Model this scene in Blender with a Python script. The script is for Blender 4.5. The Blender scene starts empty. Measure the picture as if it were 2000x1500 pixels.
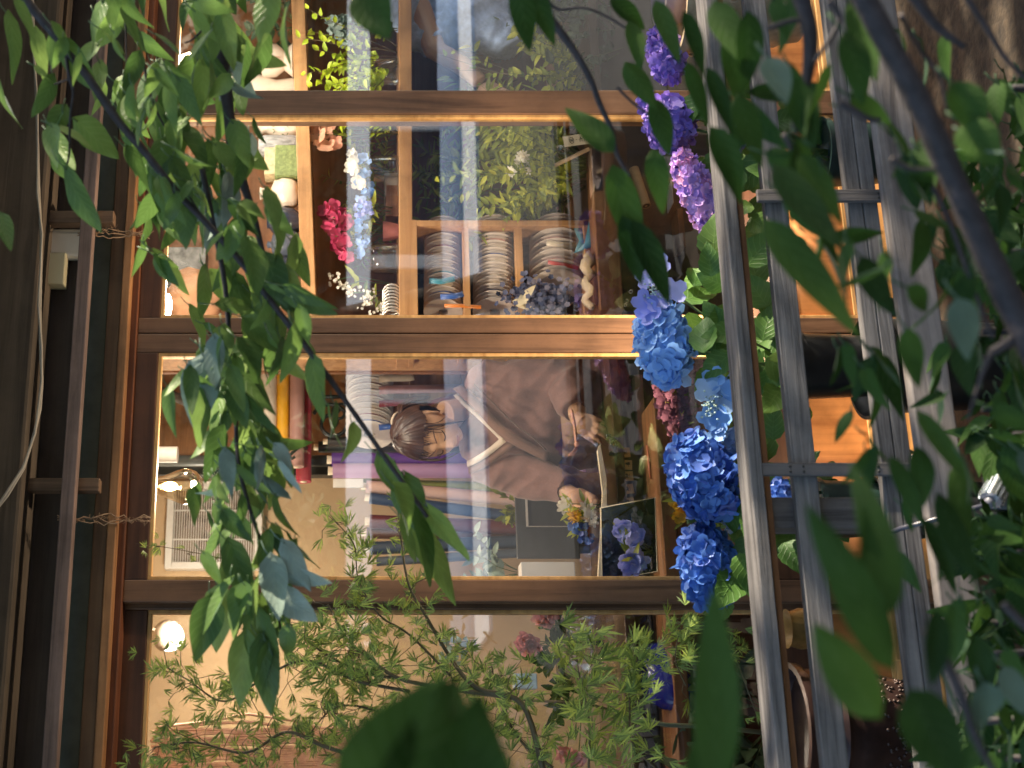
import bpy, math, random
from mathutils import Vector, Matrix, noise
from math import sin, cos, pi, atan, exp, radians
random.seed(7)
SC = bpy.context.scene
COL = SC.collection
V = Vector
# ---------------------------------------------------------------- camera geometry (the picture lies on its side: image left = world up)
FPX = 2600.0
PSI = atan(FPX / 7980.0)
YC = 3.6 * cos(PSI)
CAMP = V((0, -YC, 1.5))
FW = V((sin(PSI), cos(PSI), 0)); RT = V((cos(PSI), -sin(PSI), 0)); UP = V((0, 0, 1))
def ray(ix, iy):
    return FW + RT * ((750 - iy) / FPX) + UP * (-(ix - 705) / FPX)
def A(ix, iy, Y):
    r = ray(ix, iy); return CAMP + r * ((Y + YC) / r.y)
def PD(ix, iy, d):
    return CAMP + ray(ix, iy) * d
def S(iy, Y):
    return ((Y + YC) / ray(705, iy).y) / FPX
def ZA(ix, Y, iy=750): return A(ix, iy, Y).z
def XA(iy, Y): return A(705, iy, Y).x
# ---------------------------------------------------------------- mesh builder
class MB:
    def __init__(s): s.v = []; s.f = []; s.m = []; s.uv = {}
    def add(s, vs, fs, mi=0, uvs=None):
        o = len(s.v); s.v += [tuple(p) for p in vs]
        if uvs:
            for i, u in enumerate(uvs): s.uv[o + i] = u
        for f in fs: s.f.append(tuple(i + o for i in f)); s.m.append(mi)
    def box(s, lo, hi, mi=0):
        x0, y0, z0 = [min(a, b) for a, b in zip(lo, hi)]; x1, y1, z1 = [max(a, b) for a, b in zip(lo, hi)]
        s.add([(x0,y0,z0),(x1,y0,z0),(x1,y1,z0),(x0,y1,z0),(x0,y0,z1),(x1,y0,z1),(x1,y1,z1),(x0,y1,z1)],
              [(0,3,2,1),(4,5,6,7),(0,1,5,4),(1,2,6,5),(2,3,7,6),(3,0,4,7)], mi)
    def obox(s, c, ax, ay, az, mi=0):
        c = V(c); P = [c + ax*i + ay*j + az*k for k in (-1,1) for j in (-1,1) for i in (-1,1)]
        s.add(P, [(0,2,3,1),(4,5,7,6),(0,1,5,4),(1,3,7,5),(3,2,6,7),(2,0,4,6)], mi)
    def tube(s, pts, rad, seg=8, mi=0, flat=None, cap=True):
        pts = [V(p) for p in pts]; n = len(pts)
        if not hasattr(rad, '__len__'): rad = [rad] * n
        t = (pts[1] - pts[0]).normalized()
        nrm = t.orthogonal().normalized() if flat is None else (V(flat) - t * V(flat).dot(t)).normalized()
        vs = []
        for i, p in enumerate(pts):
            t2 = (pts[min(i+1,n-1)] - pts[max(i-1,0)])
            t2 = t2.normalized() if t2.length > 1e-9 else t
            nrm = nrm - t2 * nrm.dot(t2)
            nrm = nrm.normalized() if nrm.length > 1e-6 else t2.orthogonal().normalized()
            b = t2.cross(nrm); r = rad[i]
            rx, ry = (r if hasattr(r, '__len__') else (r, r))
            for k in range(seg):
                a = 2*pi*k/seg; vs.append(p + b*(cos(a)*rx) + nrm*(sin(a)*ry))
        fs = [(i*seg+k, i*seg+(k+1)%seg, (i+1)*seg+(k+1)%seg, (i+1)*seg+k) for i in range(n-1) for k in range(seg)]
        if cap: fs += [tuple(reversed(range(seg))), tuple(range((n-1)*seg, n*seg))]
        s.add(vs, fs, mi)
    def lathe(s, base, prof, seg=28, axis=(0,0,1), mi=0, rx=1.0):
        ax = V(axis).normalized(); u = ax.orthogonal().normalized(); w = ax.cross(u); b = V(base); vs = []
        for r, z in prof:
            for k in range(seg):
                a = 2*pi*k/seg; vs.append(b + ax*z + (u*cos(a) + w*sin(a)*rx)*r)
        n = len(prof)
        fs = [(i*seg+k, i*seg+(k+1)%seg, (i+1)*seg+(k+1)%seg, (i+1)*seg+k) for i in range(n-1) for k in range(seg)]
        s.add(vs, fs, mi)
    def ell(s, c, r, nu=14, nv=9, mi=0, ax=None):
        X, Y, Z = ax if ax else (V((1,0,0)), V((0,1,0)), V((0,0,1))); c = V(c); vs = []
        for j in range(nv+1):
            ph = -pi/2 + pi*j/nv
            for i in range(nu):
                th = 2*pi*i/nu
                vs.append(c + X*(r[0]*cos(ph)*cos(th)) + Y*(r[1]*cos(ph)*sin(th)) + Z*(r[2]*sin(ph)))
        s.add(vs, [(j*nu+i, j*nu+(i+1)%nu, (j+1)*nu+(i+1)%nu, (j+1)*nu+i) for j in range(nv) for i in range(nu)], mi)
    def leaf(s, base, d, n, L, W, fold=.25, curl=.25, shape='heart', rows=8, mi=0, serr=0.0, twist=0.0):
        d = V(d).normalized(); n = V(n); n = (n - d*n.dot(d))
        n = n.normalized() if n.length > 1e-5 else d.orthogonal().normalized()
        x = d.cross(n); base = V(base); vs = []; uv = []
        if shape == 'heart': prof = lambda t: (max(0, sin(pi*min(1, t**.62)))**.85) * (1 - .25*t)
        elif shape == 'ovate': prof = lambda t: max(0, sin(pi*t**.72))**.9
        else: prof = lambda t: max(0, sin(pi*t**.9))
        cx = (-1, -.55, 0, .55, 1)
        for i in range(rows+1):
            t = i/rows; w = W*.5*prof(t) + (0.02*W if 0 < i < rows else .0)
            if serr and 0 < i < rows: w *= 1 + serr*(1 if i % 2 else -1)
            back = -.10*L*(1 if shape == 'heart' else 0)*max(0, 1 - t*5)
            tw = twist*(t - .3)
            for c in cx:
                off = x*(c*w*cos(fold)) + n*(abs(c)*w*sin(fold)) + n*(-curl*L*(t**2)) + d*(L*t*(1-.12*curl)) + d*(back*abs(c))
                off += n*(c*w*sin(tw)) + n*(.025*W*sin(t*9 + c*3))
                vs.append(base + off); uv.append((c*.5+.5, t))
        fs = [(i*5+j, i*5+j+1, (i+1)*5+j+1, (i+1)*5+j) for i in range(rows) for j in range(4)]
        s.add(vs, fs, mi, uv)
    def floret(s, c, n, r, rot, k=4, cup=.25, mi=0, pw=.62):
        if k > 5: pw = 2.2/k
        n = V(n).normalized(); u = n.orthogonal().normalized(); w = n.cross(u); c = V(c)
        vs = [c]; fs = []; uv = [(.5, 0)]
        for q in range(k):
            a = rot + 2*pi*q/k; e = u*cos(a) + w*sin(a); g = n.cross(e); o = len(vs)
            up = n*r*cup*random.uniform(.3, 1.5)
            vs += [c + e*r*.45 + g*r*pw*.75, c + e*r*.85 + g*r*pw*.62 + up*.7, c + e*r*1.05 + up, c + e*r*.85 - g*r*pw*.62 + up*.7, c + e*r*.45 - g*r*pw*.75, c + e*r*.6 - n*r*.06]
            uv += [(.1,.5),(.2,.8),(.5,1),(.8,.8),(.9,.5),(.5,.5)]
            fs += [(0,o+5,o), (o,o+5,o+1), (o+1,o+5,o+2), (o+2,o+5,o+3), (o+3,o+5,o+4), (o+4,o+5,0)]
        s.add(vs, fs, mi, uv)
    def build(s, name, mats, parent=None, smooth=True, bevel=0, auto=None):
        me = bpy.data.meshes.new(name); me.from_pydata(s.v, [], s.f)
        if not isinstance(mats, (list, tuple)): mats = [mats]
        for m in mats: me.materials.append(m)
        if len(mats) > 1: me.polygons.foreach_set('material_index', s.m)
        if s.uv:
            l = me.uv_layers.new(name='UVMap')
            for lp in me.loops: l.data[lp.index].uv = s.uv.get(lp.vertex_index, (.5, .5))
        me.polygons.foreach_set('use_smooth', [bool(smooth)]*len(me.polygons)); me.update()
        o = bpy.data.objects.new(name, me); COL.objects.link(o)
        if parent is not None:
            o.parent = parent
            o.matrix_parent_inverse = Matrix.Translation(parent.location).inverted()
        if bevel:
            b = o.modifiers.new('bevel', 'BEVEL'); b.width = bevel; b.segments = 2; b.limit_method = 'ANGLE'; b.angle_limit = .7
        if smooth and auto: me.set_sharp_from_angle(angle=auto)
        return o
def tag(o, label, cat, group=None, kind=None):
    if label: o['label'] = label
    if cat: o['category'] = cat
    if group: o['group'] = group
    if kind: o['kind'] = kind
    return o
def thing(name, label, cat, loc, group=None):
    o = bpy.data.objects.new(name, None); COL.objects.link(o); o.location = loc; o.empty_display_size = .05
    return tag(o, label, cat, group)
def struct(o): o['kind'] = 'structure'; return o
def fuse(mb, voxel, smooth=4, fac=.5):
    me = bpy.data.meshes.new('tmp'); me.from_pydata(mb.v, [], mb.f); me.update()
    o = bpy.data.objects.new('tmp', me); COL.objects.link(o)
    r = o.modifiers.new('r', 'REMESH'); r.mode = 'VOXEL'; r.voxel_size = voxel
    if smooth:
        q = o.modifiers.new('s', 'SMOOTH'); q.iterations = smooth; q.factor = fac
    bpy.context.view_layer.update()
    dg = bpy.context.evaluated_depsgraph_get()
    m2 = bpy.data.meshes.new_from_object(o.evaluated_get(dg))
    out = MB(); out.v = [tuple(v.co) for v in m2.vertices]; out.f = [tuple(p.vertices) for p in m2.polygons]; out.m = [0]*len(out.f)
    nr = [v.normal.copy() for v in m2.vertices]
    bpy.data.objects.remove(o); bpy.data.meshes.remove(me); bpy.data.meshes.remove(m2)
    return out, nr
# ---------------------------------------------------------------- materials
class NT:
    def __init__(s, name):
        s.mat = bpy.data.materials.new(name); s.mat.use_nodes = True; s.t = s.mat.node_tree; s.n = s.t.nodes
        s.p = s.n['Principled BSDF']; s.out = s.n['Material Output']
    def new(s, kind, **kw):
        n = s.n.new(kind)
        for k, v in kw.items():
            if k in n.inputs: n.inputs[k].default_value = v
            else: setattr(n, k, v)
        return n
    def ln(s, a, b): s.t.links.new(a, b)
def c4(c): return (c[0], c[1], c[2], 1)
def ramp(t, stops):
    r = t.new('ShaderNodeValToRGB'); e = r.color_ramp.elements
    while len(e) < len(stops): e.new(.5)
    for x, (p, c) in zip(e, stops): x.position = p; x.color = c4(c)
    return r
def wood(name, c1, c2, axis='x', scale=1.0, rough=.55, bump=.25, spec=.4, c3=None):
    t = NT(name); tc = t.new('ShaderNodeTexCoord'); mp = t.new('ShaderNodeMapping')
    sc = {'x': (1.6, 34, 34), 'y': (34, 1.6, 34), 'z': (34, 34, 1.6)}[axis]
    mp.inputs['Scale'].default_value = tuple(a*scale for a in sc); t.ln(tc.outputs['Object'], mp.inputs['Vector'])
    n1 = t.new('ShaderNodeTexNoise', Scale=1.0, Detail=6.0, Roughness=.62, Distortion=.6); t.ln(mp.outputs[0], n1.inputs['Vector'])
    n2 = t.new('ShaderNodeTexNoise', Scale=5.0, Detail=8.0, Roughness=.68); t.ln(tc.outputs['Object'], n2.inputs['Vector'])
    r = ramp(t, [(.30, c2), (.52, c1), (.75, c3 or [min(1, a*1.25) for a in c1])]); t.ln(n1.outputs['Fac'], r.inputs[0])
    mx = t.new('ShaderNodeMixRGB', blend_type='MULTIPLY', Fac=.55); t.ln(r.outputs[0], mx.inputs[1])
    r2 = ramp(t, [(.32, (.36,.35,.34)), (.5, (.85,.85,.85)), (.7, (1.25,1.22,1.18))]); t.ln(n2.outputs['Fac'], r2.inputs[0]); t.ln(r2.outputs[0], mx.inputs[2])
    t.ln(mx.outputs[0], t.p.inputs['Base Color']); t.p.inputs['Roughness'].default_value = rough
    t.p.inputs['Specular IOR Level'].default_value = spec
    b = t.new('ShaderNodeBump', Strength=bump, Distance=.004); t.ln(n1.outputs['Fac'], b.inputs['Height']); t.ln(b.outputs[0], t.p.inputs['Normal'])
    return t.mat
def plain(name, c, rough=.5, var=.15, scale=12.0, metal=0.0, bump=0.0, spec=.5, trans=0.0, alpha=1.0, stretch=None, sheen=0.0):
    t = NT(name); tc = t.new('ShaderNodeTexCoord'); mp = t.new('ShaderNodeMapping'); t.ln(tc.outputs['Object'], mp.inputs[0])
    if stretch: mp.inputs['Scale'].default_value = stretch
    n = t.new('ShaderNodeTexNoise', Scale=scale, Detail=5.0, Roughness=.6); t.ln(mp.outputs[0], n.inputs['Vector'])
    r = ramp(t, [(.3, [a*(1-var) for a in c]), (.7, [min(1, a*(1+var)) for a in c])]); t.ln(n.outputs['Fac'], r.inputs[0])
    t.ln(r.outputs[0], t.p.inputs['Base Color'])
    t.p.inputs['Roughness'].default_value = rough; t.p.inputs['Metallic'].default_value = metal
    t.p.inputs['Specular IOR Level'].default_value = spec
    if sheen: t.p.inputs['Sheen Weight'].default_value = sheen
    if trans: t.p.inputs['Transmission Weight'].default_value = trans
    if bump:
        b = t.new('ShaderNodeBump', Strength=bump, Distance=.005); t.ln(n.outputs['Fac'], b.inputs['Height']); t.ln(b.outputs[0], t.p.inputs['Normal'])
    return t.mat
def island(name, stops, rough=.5, transl=.25, back=None, veins=0.0, spec=.4, noise_var=.25):
    """foliage / petals: each leaf or floret takes its own colour"""
    t = NT(name); g = t.new('ShaderNodeNewGeometry'); r = ramp(t, stops); t.ln(g.outputs['Random Per Island'], r.inputs[0])
    tc = t.new('ShaderNodeTexCoord'); n = t.new('ShaderNodeTexNoise', Scale=40.0, Detail=3.0); t.ln(tc.outputs['Object'], n.inputs['Vector'])
    hv = t.new('ShaderNodeHueSaturation'); mr = t.new('ShaderNodeMapRange'); mr.inputs['To Min'].default_value = 1-noise_var; mr.inputs['To Max'].default_value = 1+noise_var
    t.ln(n.outputs['Fac'], mr.inputs[0]); t.ln(mr.outputs[0], hv.inputs['Value']); t.ln(r.outputs[0], hv.inputs['Color']); col = hv.outputs[0]
    if back:
        mx = t.new('ShaderNodeMixRGB'); mx.inputs[2].default_value = c4(back); t.ln(g.outputs['Backfacing'], mx.inputs[0]); t.ln(col, mx.inputs[1]); col = mx.outputs[0]
    if veins:
        sx = t.new('ShaderNodeSeparateXYZ'); t.ln(tc.outputs['UV'], sx.inputs[0])
        a = t.new('ShaderNodeMath', operation='SUBTRACT'); t.ln(sx.outputs['X'], a.inputs[0]); a.inputs[1].default_value = .5
        ab = t.new('ShaderNodeMath', operation='ABSOLUTE'); t.ln(a.outputs[0], ab.inputs[0])
        m1 = t.new('ShaderNodeMath', operation='MULTIPLY_ADD'); t.ln(ab.outputs[0], m1.inputs[0]); m1.inputs[1].default_value = -.55; t.ln(sx.outputs['Y'], m1.inputs[2])
        m2 = t.new('ShaderNodeMath', operation='MULTIPLY'); t.ln(m1.outputs[0], m2.inputs[0]); m2.inputs[1].default_value = 44.0
        sn = t.new('ShaderNodeMath', operation='SINE'); t.ln(m2.outputs[0], sn.inputs[0])
        pw = t.new('ShaderNodeMapRange'); pw.inputs['From Min'].default_value = .72; pw.inputs['From Max'].default_value = 1.0; t.ln(sn.outputs[0], pw.inputs[0])
        mid = t.new('ShaderNodeMapRange'); mid.inputs['From Min'].default_value = .03; mid.inputs['From Max'].default_value = .0; t.ln(ab.outputs[0], mid.inputs[0])
        mxm = t.new('ShaderNodeMath', operation='MAXIMUM'); t.ln(pw.outputs[0], mxm.inputs[0]); t.ln(mid.outputs[0], mxm.inputs[1])
        mv = t.new('ShaderNodeMixRGB', blend_type='MIX'); fm = t.new('ShaderNodeMath', operation='MULTIPLY'); fm.inputs[1].default_value = veins; t.ln(mxm.outputs[0], fm.inputs[0]); t.ln(fm.outputs[0], mv.inputs[0]); t.ln(col, mv.inputs[1])
        br = t.new('ShaderNodeMixRGB', blend_type='ADD', Fac=1.0); br.inputs[2].default_value = (.05,.07,.03,1); t.ln(col, br.inputs[1]); t.ln(br.outputs[0], mv.inputs[2]); col = mv.outputs[0]
        b = t.new('ShaderNodeBump', Strength=.35, Distance=.002); t.ln(mxm.outputs[0], b.inputs['Height']); t.ln(b.outputs[0], t.p.inputs['Normal'])
    t.ln(col, t.p.inputs['Base Color']); t.p.inputs['Roughness'].default_value = rough; t.p.inputs['Specular IOR Level'].default_value = spec
    if transl:
        tr = t.new('ShaderNodeBsdfTranslucent'); t.ln(col, tr.inputs[0]); ms = t.new('ShaderNodeMixShader', Fac=transl)
        t.ln(t.p.outputs[0], ms.inputs[1]); t.ln(tr.outputs[0], ms.inputs[2]); t.ln(ms.outputs[0], t.out.inputs[0])
    return t.mat
def emit(name, c, s):
    t = NT(name); t.p.inputs['Base Color'].default_value = c4(c); t.p.inputs['Emission Color'].default_value = c4(c); t.p.inputs['Emission Strength'].default_value = s
    return t.mat
def thin_glass(name, tint=(1,1,1), refl=1.0, ior=1.5, wav=0.0):
    t = NT(name); t.n.remove(t.p); tr = t.new('ShaderNodeBsdfTransparent'); tr.inputs[0].default_value = c4(tint)
    gl = t.new('ShaderNodeBsdfGlossy', Roughness=.01); fr = t.new('ShaderNodeFresnel', IOR=ior); m = t.new('ShaderNodeMath', operation='MULTIPLY'); m.inputs[1].default_value = refl
    # fresnel from whichever side is seen
    t.ln(fr.outputs[0], m.inputs[0]); cl = t.new('ShaderNodeMath', operation='MINIMUM'); cl.inputs[1].default_value = .6; t.ln(m.outputs[0], cl.inputs[0])
    if wav:
        tc = t.new('ShaderNodeTexCoord'); nz = t.new('ShaderNodeTexNoise', Scale=2.2, Detail=1.0); t.ln(tc.outputs['Object'], nz.inputs['Vector'])
        b = t.new('ShaderNodeBump', Strength=wav, Distance=.01); t.ln(nz.outputs['Fac'], b.inputs['Height']); t.ln(b.outputs[0], gl.inputs['Normal'])
    ms = t.new('ShaderNodeMixShader'); t.ln(cl.outputs[0], ms.inputs[0]); t.ln(tr.outputs[0], ms.inputs[1]); t.ln(gl.outputs[0], ms.inputs[2]); t.ln(ms.outputs[0], t.out.inputs[0])
    return t.mat
M = {}
M['door'] = wood('door wood', (.165,.088,.050), (.075,.038,.022), 'z', 1.0, .42, .2)
M['door_h'] = wood('door rail wood', (.085,.034,.017), (.04,.015,.008), 'x', 1.0, .5, .15)
M['lintel'] = wood('lintel wood', (.30,.15,.065), (.15,.07,.03), 'x', 1.2, .6, .3)
M['redwood'] = wood('red brown wood', (.13,.045,.02), (.06,.02,.01), 'x', 1, .5, .2)
M['beam'] = wood('eave beam wood', (.085,.068,.054), (.045,.036,.029), 'x', 1.0, .8, .3)
M['board'] = wood('dark board', (.05,.038,.034), (.026,.02,.018), 'x', .8, .8, .4)
M['rod'] = wood('grey red batten', (.20,.145,.135), (.11,.08,.075), 'x', 1.4, .75, .3)
M['batten'] = wood('brown batten', (.16,.10,.065), (.08,.048,.03), 'z', 1.2, .7, .3)
M['grey'] = wood('weathered grey wood', (.155,.146,.145), (.05,.046,.046), 'x', 1.9, .9, .9, .2, (.25,.235,.23))
M['grey_z'] = wood('weathered grey upright', (.13,.118,.116), (.048,.043,.042), 'z', 1.7, .8, .6, .3)
M['plank'] = wood('bench plank wood', (.24,.21,.195), (.10,.084,.078), 'x', 1.0, .85, .8, .25, (.34,.30,.28))
M['panel'] = wood('kick panel wood', (.50,.20,.06), (.32,.11,.03), 'z', .7, .45, .12)
M['sill'] = wood('pale sill wood', (.62,.36,.14), (.42,.21,.07), 'x', .8, .5, .12)
M['shelf'] = wood('shelf wood', (.50,.27,.12), (.36,.17,.07), 'x', 1.0, .55, .1)
M['wall_plank'] = wood('wall plank wood', (.42,.22,.10), (.25,.12,.05), 'x', .7, .6, .15)
M['counter'] = wood('counter edge wood', (.24,.11,.05), (.11,.05,.022), 'x', 1.0, .5, .2)
M['back_wood'] = wood('shelf back wood', (.28,.12,.05), (.18,.07,.028), 'x', .6, .6, .1)
M['plaster'] = plain('green grey plaster', (.10,.11,.09), .9, .3, 9, bump=.3)
M['beige'] = plain('beige plaster', (.60,.43,.26), .9, .06, 5, bump=.06)
M['ceil'] = plain('shop ceiling', (.5,.36,.22), .9, .1, 5)
M['dark'] = plain('dark paint', (.02,.018,.016), .5, .3, 10)
M['black'] = plain('black plastic', (.012,.013,.014), .35, .3, 30)
M['greenpot'] = plain('dark green plastic', (.012,.03,.028), .35, .2, 20)
M['white'] = plain('white paint', (.75,.72,.68), .5, .05, 10)
M['cream'] = plain('cream paper', (.78,.68,.50), .7, .06, 20)
M['soil'] = plain('brown soil', (.05,.034,.02), .95, .7, 26, bump=1.0)
M['pave'] = plain('pale street paving', (.07,.07,.075), .9, .2, 3, bump=.2)
M['glass'] = thin_glass("window glass", (.97,.98,.97), 3.0, 1.45, .03)
M['jar'] = thin_glass('jar glass', (.93,.95,.94), 3.0, 1.5)
M['bulb'] = thin_glass('seeded amber glass', (1,.88,.68), 2.5, 1.5, 1.0)
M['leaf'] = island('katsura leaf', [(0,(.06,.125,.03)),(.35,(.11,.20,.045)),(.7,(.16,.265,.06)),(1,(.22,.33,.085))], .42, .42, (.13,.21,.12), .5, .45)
M['leaf_dark'] = island('near shaded leaf', [(0,(.012,.036,.006)),(.5,(.022,.06,.009)),(1,(.045,.10,.016))], .6, .22, (.04,.085,.045), .35, .18)  # darker copy of the tree leaf, shade on near branches put into its colour
M['leaf_pale'] = island('pale leaf underside', [(0,(.07,.12,.085)),(1,(.12,.18,.13))], .6, .2, (.09,.14,.1), .3, .3)
M['leaf_blue'] = island('glaucous leaf', [(0,(.20,.28,.24)),(1,(.34,.42,.36))], .55, .15, (.17,.25,.21), .5, .3)
M['bark'] = plain('dark branch bark', (.035,.028,.03), .7, .5, 60, bump=.5)
M['maple'] = island('laceleaf maple leaf', [(0,(.11,.18,.05)),(.5,(.26,.36,.09)),(.85,(.42,.54,.11)),(1,(.6,.68,.14))], .5, .35, None, 0, .3)
M['hleaf'] = island('hydrangea leaf', [(0,(.05,.13,.025)),(.6,(.10,.21,.04)),(1,(.2,.3,.06))], .45, .3, (.16,.24,.1), .6, .4)
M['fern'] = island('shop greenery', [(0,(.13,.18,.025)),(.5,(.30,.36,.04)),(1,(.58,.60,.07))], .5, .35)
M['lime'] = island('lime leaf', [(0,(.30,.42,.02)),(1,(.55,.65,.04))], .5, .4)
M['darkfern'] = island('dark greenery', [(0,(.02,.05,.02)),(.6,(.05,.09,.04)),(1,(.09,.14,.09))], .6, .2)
M['stem'] = plain('green stem', (.10,.15,.04), .6, .2, 20)
M['twig'] = plain('brown twig', (.13,.09,.045), .7, .3, 30)
M['p_light'] = island('light blue petal', [(0,(.20,.40,.82)),(.5,(.28,.50,.88)),(1,(.42,.62,.92))], .5, .25, noise_var=.15)
M['p_deep'] = island('deep blue petal', [(0,(.05,.11,.42)),(.4,(.075,.19,.56)),(.8,(.14,.29,.68)),(1,(.22,.28,.68))], .5, .25, noise_var=.2)
M['p_purple'] = island('purple petal', [(0,(.18,.12,.50)),(.5,(.32,.22,.68)),(1,(.52,.34,.75))], .5, .25, noise_var=.2)
M['p_lilac'] = island('lilac pink petal', [(0,(.36,.22,.66)),(.5,(.58,.38,.80)),(.8,(.72,.42,.74)),(1,(.8,.36,.55))], .5, .25, noise_var=.2)
M['p_lav'] = island('lavender petal', [(0,(.26,.32,.82)),(1,(.48,.5,.92))], .5, .25, noise_var=.1)
M['p_white'] = island('white petal', [(0,(.75,.70,.60)),(1,(.9,.86,.78))], .5, .25, noise_var=.05)
M['p_peach'] = island('peach orchid petal', [(0,(.75,.32,.22)),(1,(.85,.50,.34))], .5, .3)
M['p_mag'] = island('magenta orchid petal', [(0,(.42,.03,.10)),(1,(.68,.08,.20))], .5, .3)
M['p_sky'] = island('sky blue delphinium petal', [(0,(.22,.42,.82)),(1,(.4,.55,.88))], .5, .3)
M['p_pink'] = island('pink rose petal', [(0,(.7,.3,.3)),(1,(.8,.45,.42))], .5, .3)
M['p_yel'] = island('yellow petal', [(0,(.7,.42,.02)),(1,(.8,.52,.05))], .5, .3)
M['p_mauve'] = island('dried mauve flower', [(0,(.20,.07,.13)),(1,(.38,.16,.26))], .8, .2)
M['p_grey'] = island('grey green dried petal', [(0,(.22,.30,.28)),(1,(.36,.44,.42))], .7, .2)
M['fluff'] = island('dried grass fluff', [(0,(.30,.20,.10)),(1,(.5,.36,.2))], .9, .3)
# ================================================================= camera, sky, sun
cam = bpy.data.cameras.new('Camera'); co = bpy.data.objects.new('Camera', cam); COL.objects.link(co); SC.camera = co
cam.sensor_fit = 'HORIZONTAL'; cam.sensor_width = 36; cam.lens = 36*FPX/2000; cam.shift_x = 295/2000; cam.clip_end = 300; cam.clip_start = .05
R3 = Matrix((V((0,0,-1)), RT, -FW)).transposed()
co.matrix_world = Matrix.Translation(CAMP) @ R3.to_4x4()
cam.dof.use_dof = True; cam.dof.focus_distance = 3.6; cam.dof.aperture_fstop = 5.6
w = bpy.data.worlds.new('World'); SC.world = w; w.use_nodes = True
wt = w.node_tree; sk = wt.nodes.new('ShaderNodeTexSky'); sk.sky_type = 'NISHITA'; sk.sun_disc = False
SUN_EL, SUN_AZ = radians(31), radians(98)          # low sun from the right, along the shop front
sk.sun_elevation = SUN_EL; sk.sun_rotation = SUN_AZ
wt.links.new(sk.outputs[0], wt.nodes['Background'].inputs[0]); wt.nodes['Background'].inputs[1].default_value = .13
sl = bpy.data.lights.new('Sun', 'SUN'); sl.energy = 4.8; sl.angle = radians(.5); sl.color = (1, .86, .66)
so = bpy.data.objects.new('Sun', sl); COL.objects.link(so)
sd = V((sin(SUN_AZ)*cos(SUN_EL), cos(SUN_AZ)*cos(SUN_EL), sin(SUN_EL)))
so.rotation_euler = (-sd).to_track_quat('-Z', 'Y').to_euler(); so.location = (0, 0, 12)
SC.view_settings.view_transform = 'Standard'; SC.view_settings.look = 'None'; SC.view_settings.exposure = 1.7
SC.cycles.use_denoising = True; SC.cycles.max_bounces = 8; SC.cycles.transparent_max_bounces = 24; SC.cycles.sample_clamp_indirect = 4; SC.cycles.caustics_reflective = False; SC.cycles.caustics_refractive = False
def lamp(kind, name, loc, energy, color, size=.05, target=None, spot=None):
    l = bpy.data.lights.new(name, kind); l.energy = energy; l.color = color
    if kind == 'AREA': l.size = size
    else: l.shadow_soft_size = size
    if spot: l.spot_size = spot; l.spot_blend = .6
    o = bpy.data.objects.new(name, l); COL.objects.link(o); o.location = loc
    if target is not None: o.rotation_euler = (V(target) - V(loc)).to_track_quat('-Z', 'Y').to_euler()
    return o
# ================================================================= ground, street, hedge behind the camera
XL, XR = -3.2, 4.2
m = MB(); m.box((-60, -90, -.3), (60, 60, 0)); struct(m.build('ground', M['soil'], smooth=False))
m = MB(); m.box((-40, -40, .0), (40, -2.2, .006)); struct(m.build('pavement', M['pave'], smooth=False))
m = MB()
t = thing('roadside_wall', 'low pale stucco wall with coping across the street, mirrored in the shop glass', 'wall', (5, -14, 0))  # added reflector: its pale and dark bands are shaped for the glass reflections
m.box((2.2, -14.2, .36), (14, -14, 1.36)); m.build('wall_body', plain('grey blue stucco', (.05,.055,.07), .9, .1, 3), t, False)
m = MB(); m.add([(2.1,-13.9,1.363),(14.1,-13.9,1.363),(14.1,-14.3,1.363),(2.1,-14.3,1.363),(2.1,-14.2,1.70),(14.1,-14.2,1.70)], [(0,1,5,4),(2,3,4,5),(0,3,2,1),(0,4,3),(1,2,5)]); m.build('coping', plain('white coping', (.85,.90,.95), .8, .05, 3), t, False)
m = MB(); m.box((2.1, -14.24, 0), (14.1, -13.9, .357)); m.build('plinth', plain('pale plinth', (.75,.82,.92), .8, .05, 3), t, False)
for k, xx in enumerate((3.6, 5.4, 7.4, 9.6)):
    m = MB(); m.box((xx, -13.995, .36), (xx+.18, -13.93, 1.36)); m.build('pilaster', M['white'], t, False)
m = MB(); m.box((2.0, -13.85, .004), (14.2, -11.6, .05)); struct(m.build('kerb_strip', plain('pale kerb paving', (.72,.78,.88), .9, .1, 3), smooth=False))  # unseen pale strip added so the glass mirrors a bright low band
m = MB(); rr = random.Random(3)
for i in range(9000):
    p = V((rr.uniform(-12, 22), -16.5 + rr.uniform(-.3, 1.2)*rr.random(), rr.uniform(0, 6.5) + rr.random()))
    m.leaf(p, (rr.uniform(-1,1), rr.uniform(-.2,1), rr.uniform(-1,.4)), (0, 1, rr.uniform(-1,1)), .32, .2, rows=2, shape='ovate')
m.box((-12, -17.2, 0), (22, -16.6, 6.2))
tag(m.build('hedge', M['darkfern']), 'tall dark clipped hedge across the street behind the pale wall', 'hedge')
# ================================================================= the shop: shell
def slab(name, lo, hi, mat, bevel=0): 
    q = MB(); q.box(lo, hi); return q.build(name, mat, None, False, bevel)
struct(slab('floor', (XL, .06, .0), (XR, 3.0, .03), plain('shop floor', (.10,.07,.05), .6, .3, 6)))
struct(slab('ceiling', (XL, .06, 2.62), (XR, 3.0, 2.7), M['ceil']))
struct(slab('wall_back', (XL, 2.6, .03), (XR, 2.75, 2.62), M['beige']))
struct(slab('wall_left', (XL-.15, .06, 0), (XL, 2.75, 2.7), M['beige']))
struct(slab('wall_right', (XR, .06, 0), (XR+.15, 2.75, 2.7), M['beige']))
struct(slab('roof', (XL-1, -.95, 2.75), (XR+1, 3.2, 2.95), M['board']))
struct(slab('wall_upper', (XL-1, .0, 2.95), (XR+1, 3.0, 5.2), M['plaster']))
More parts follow.
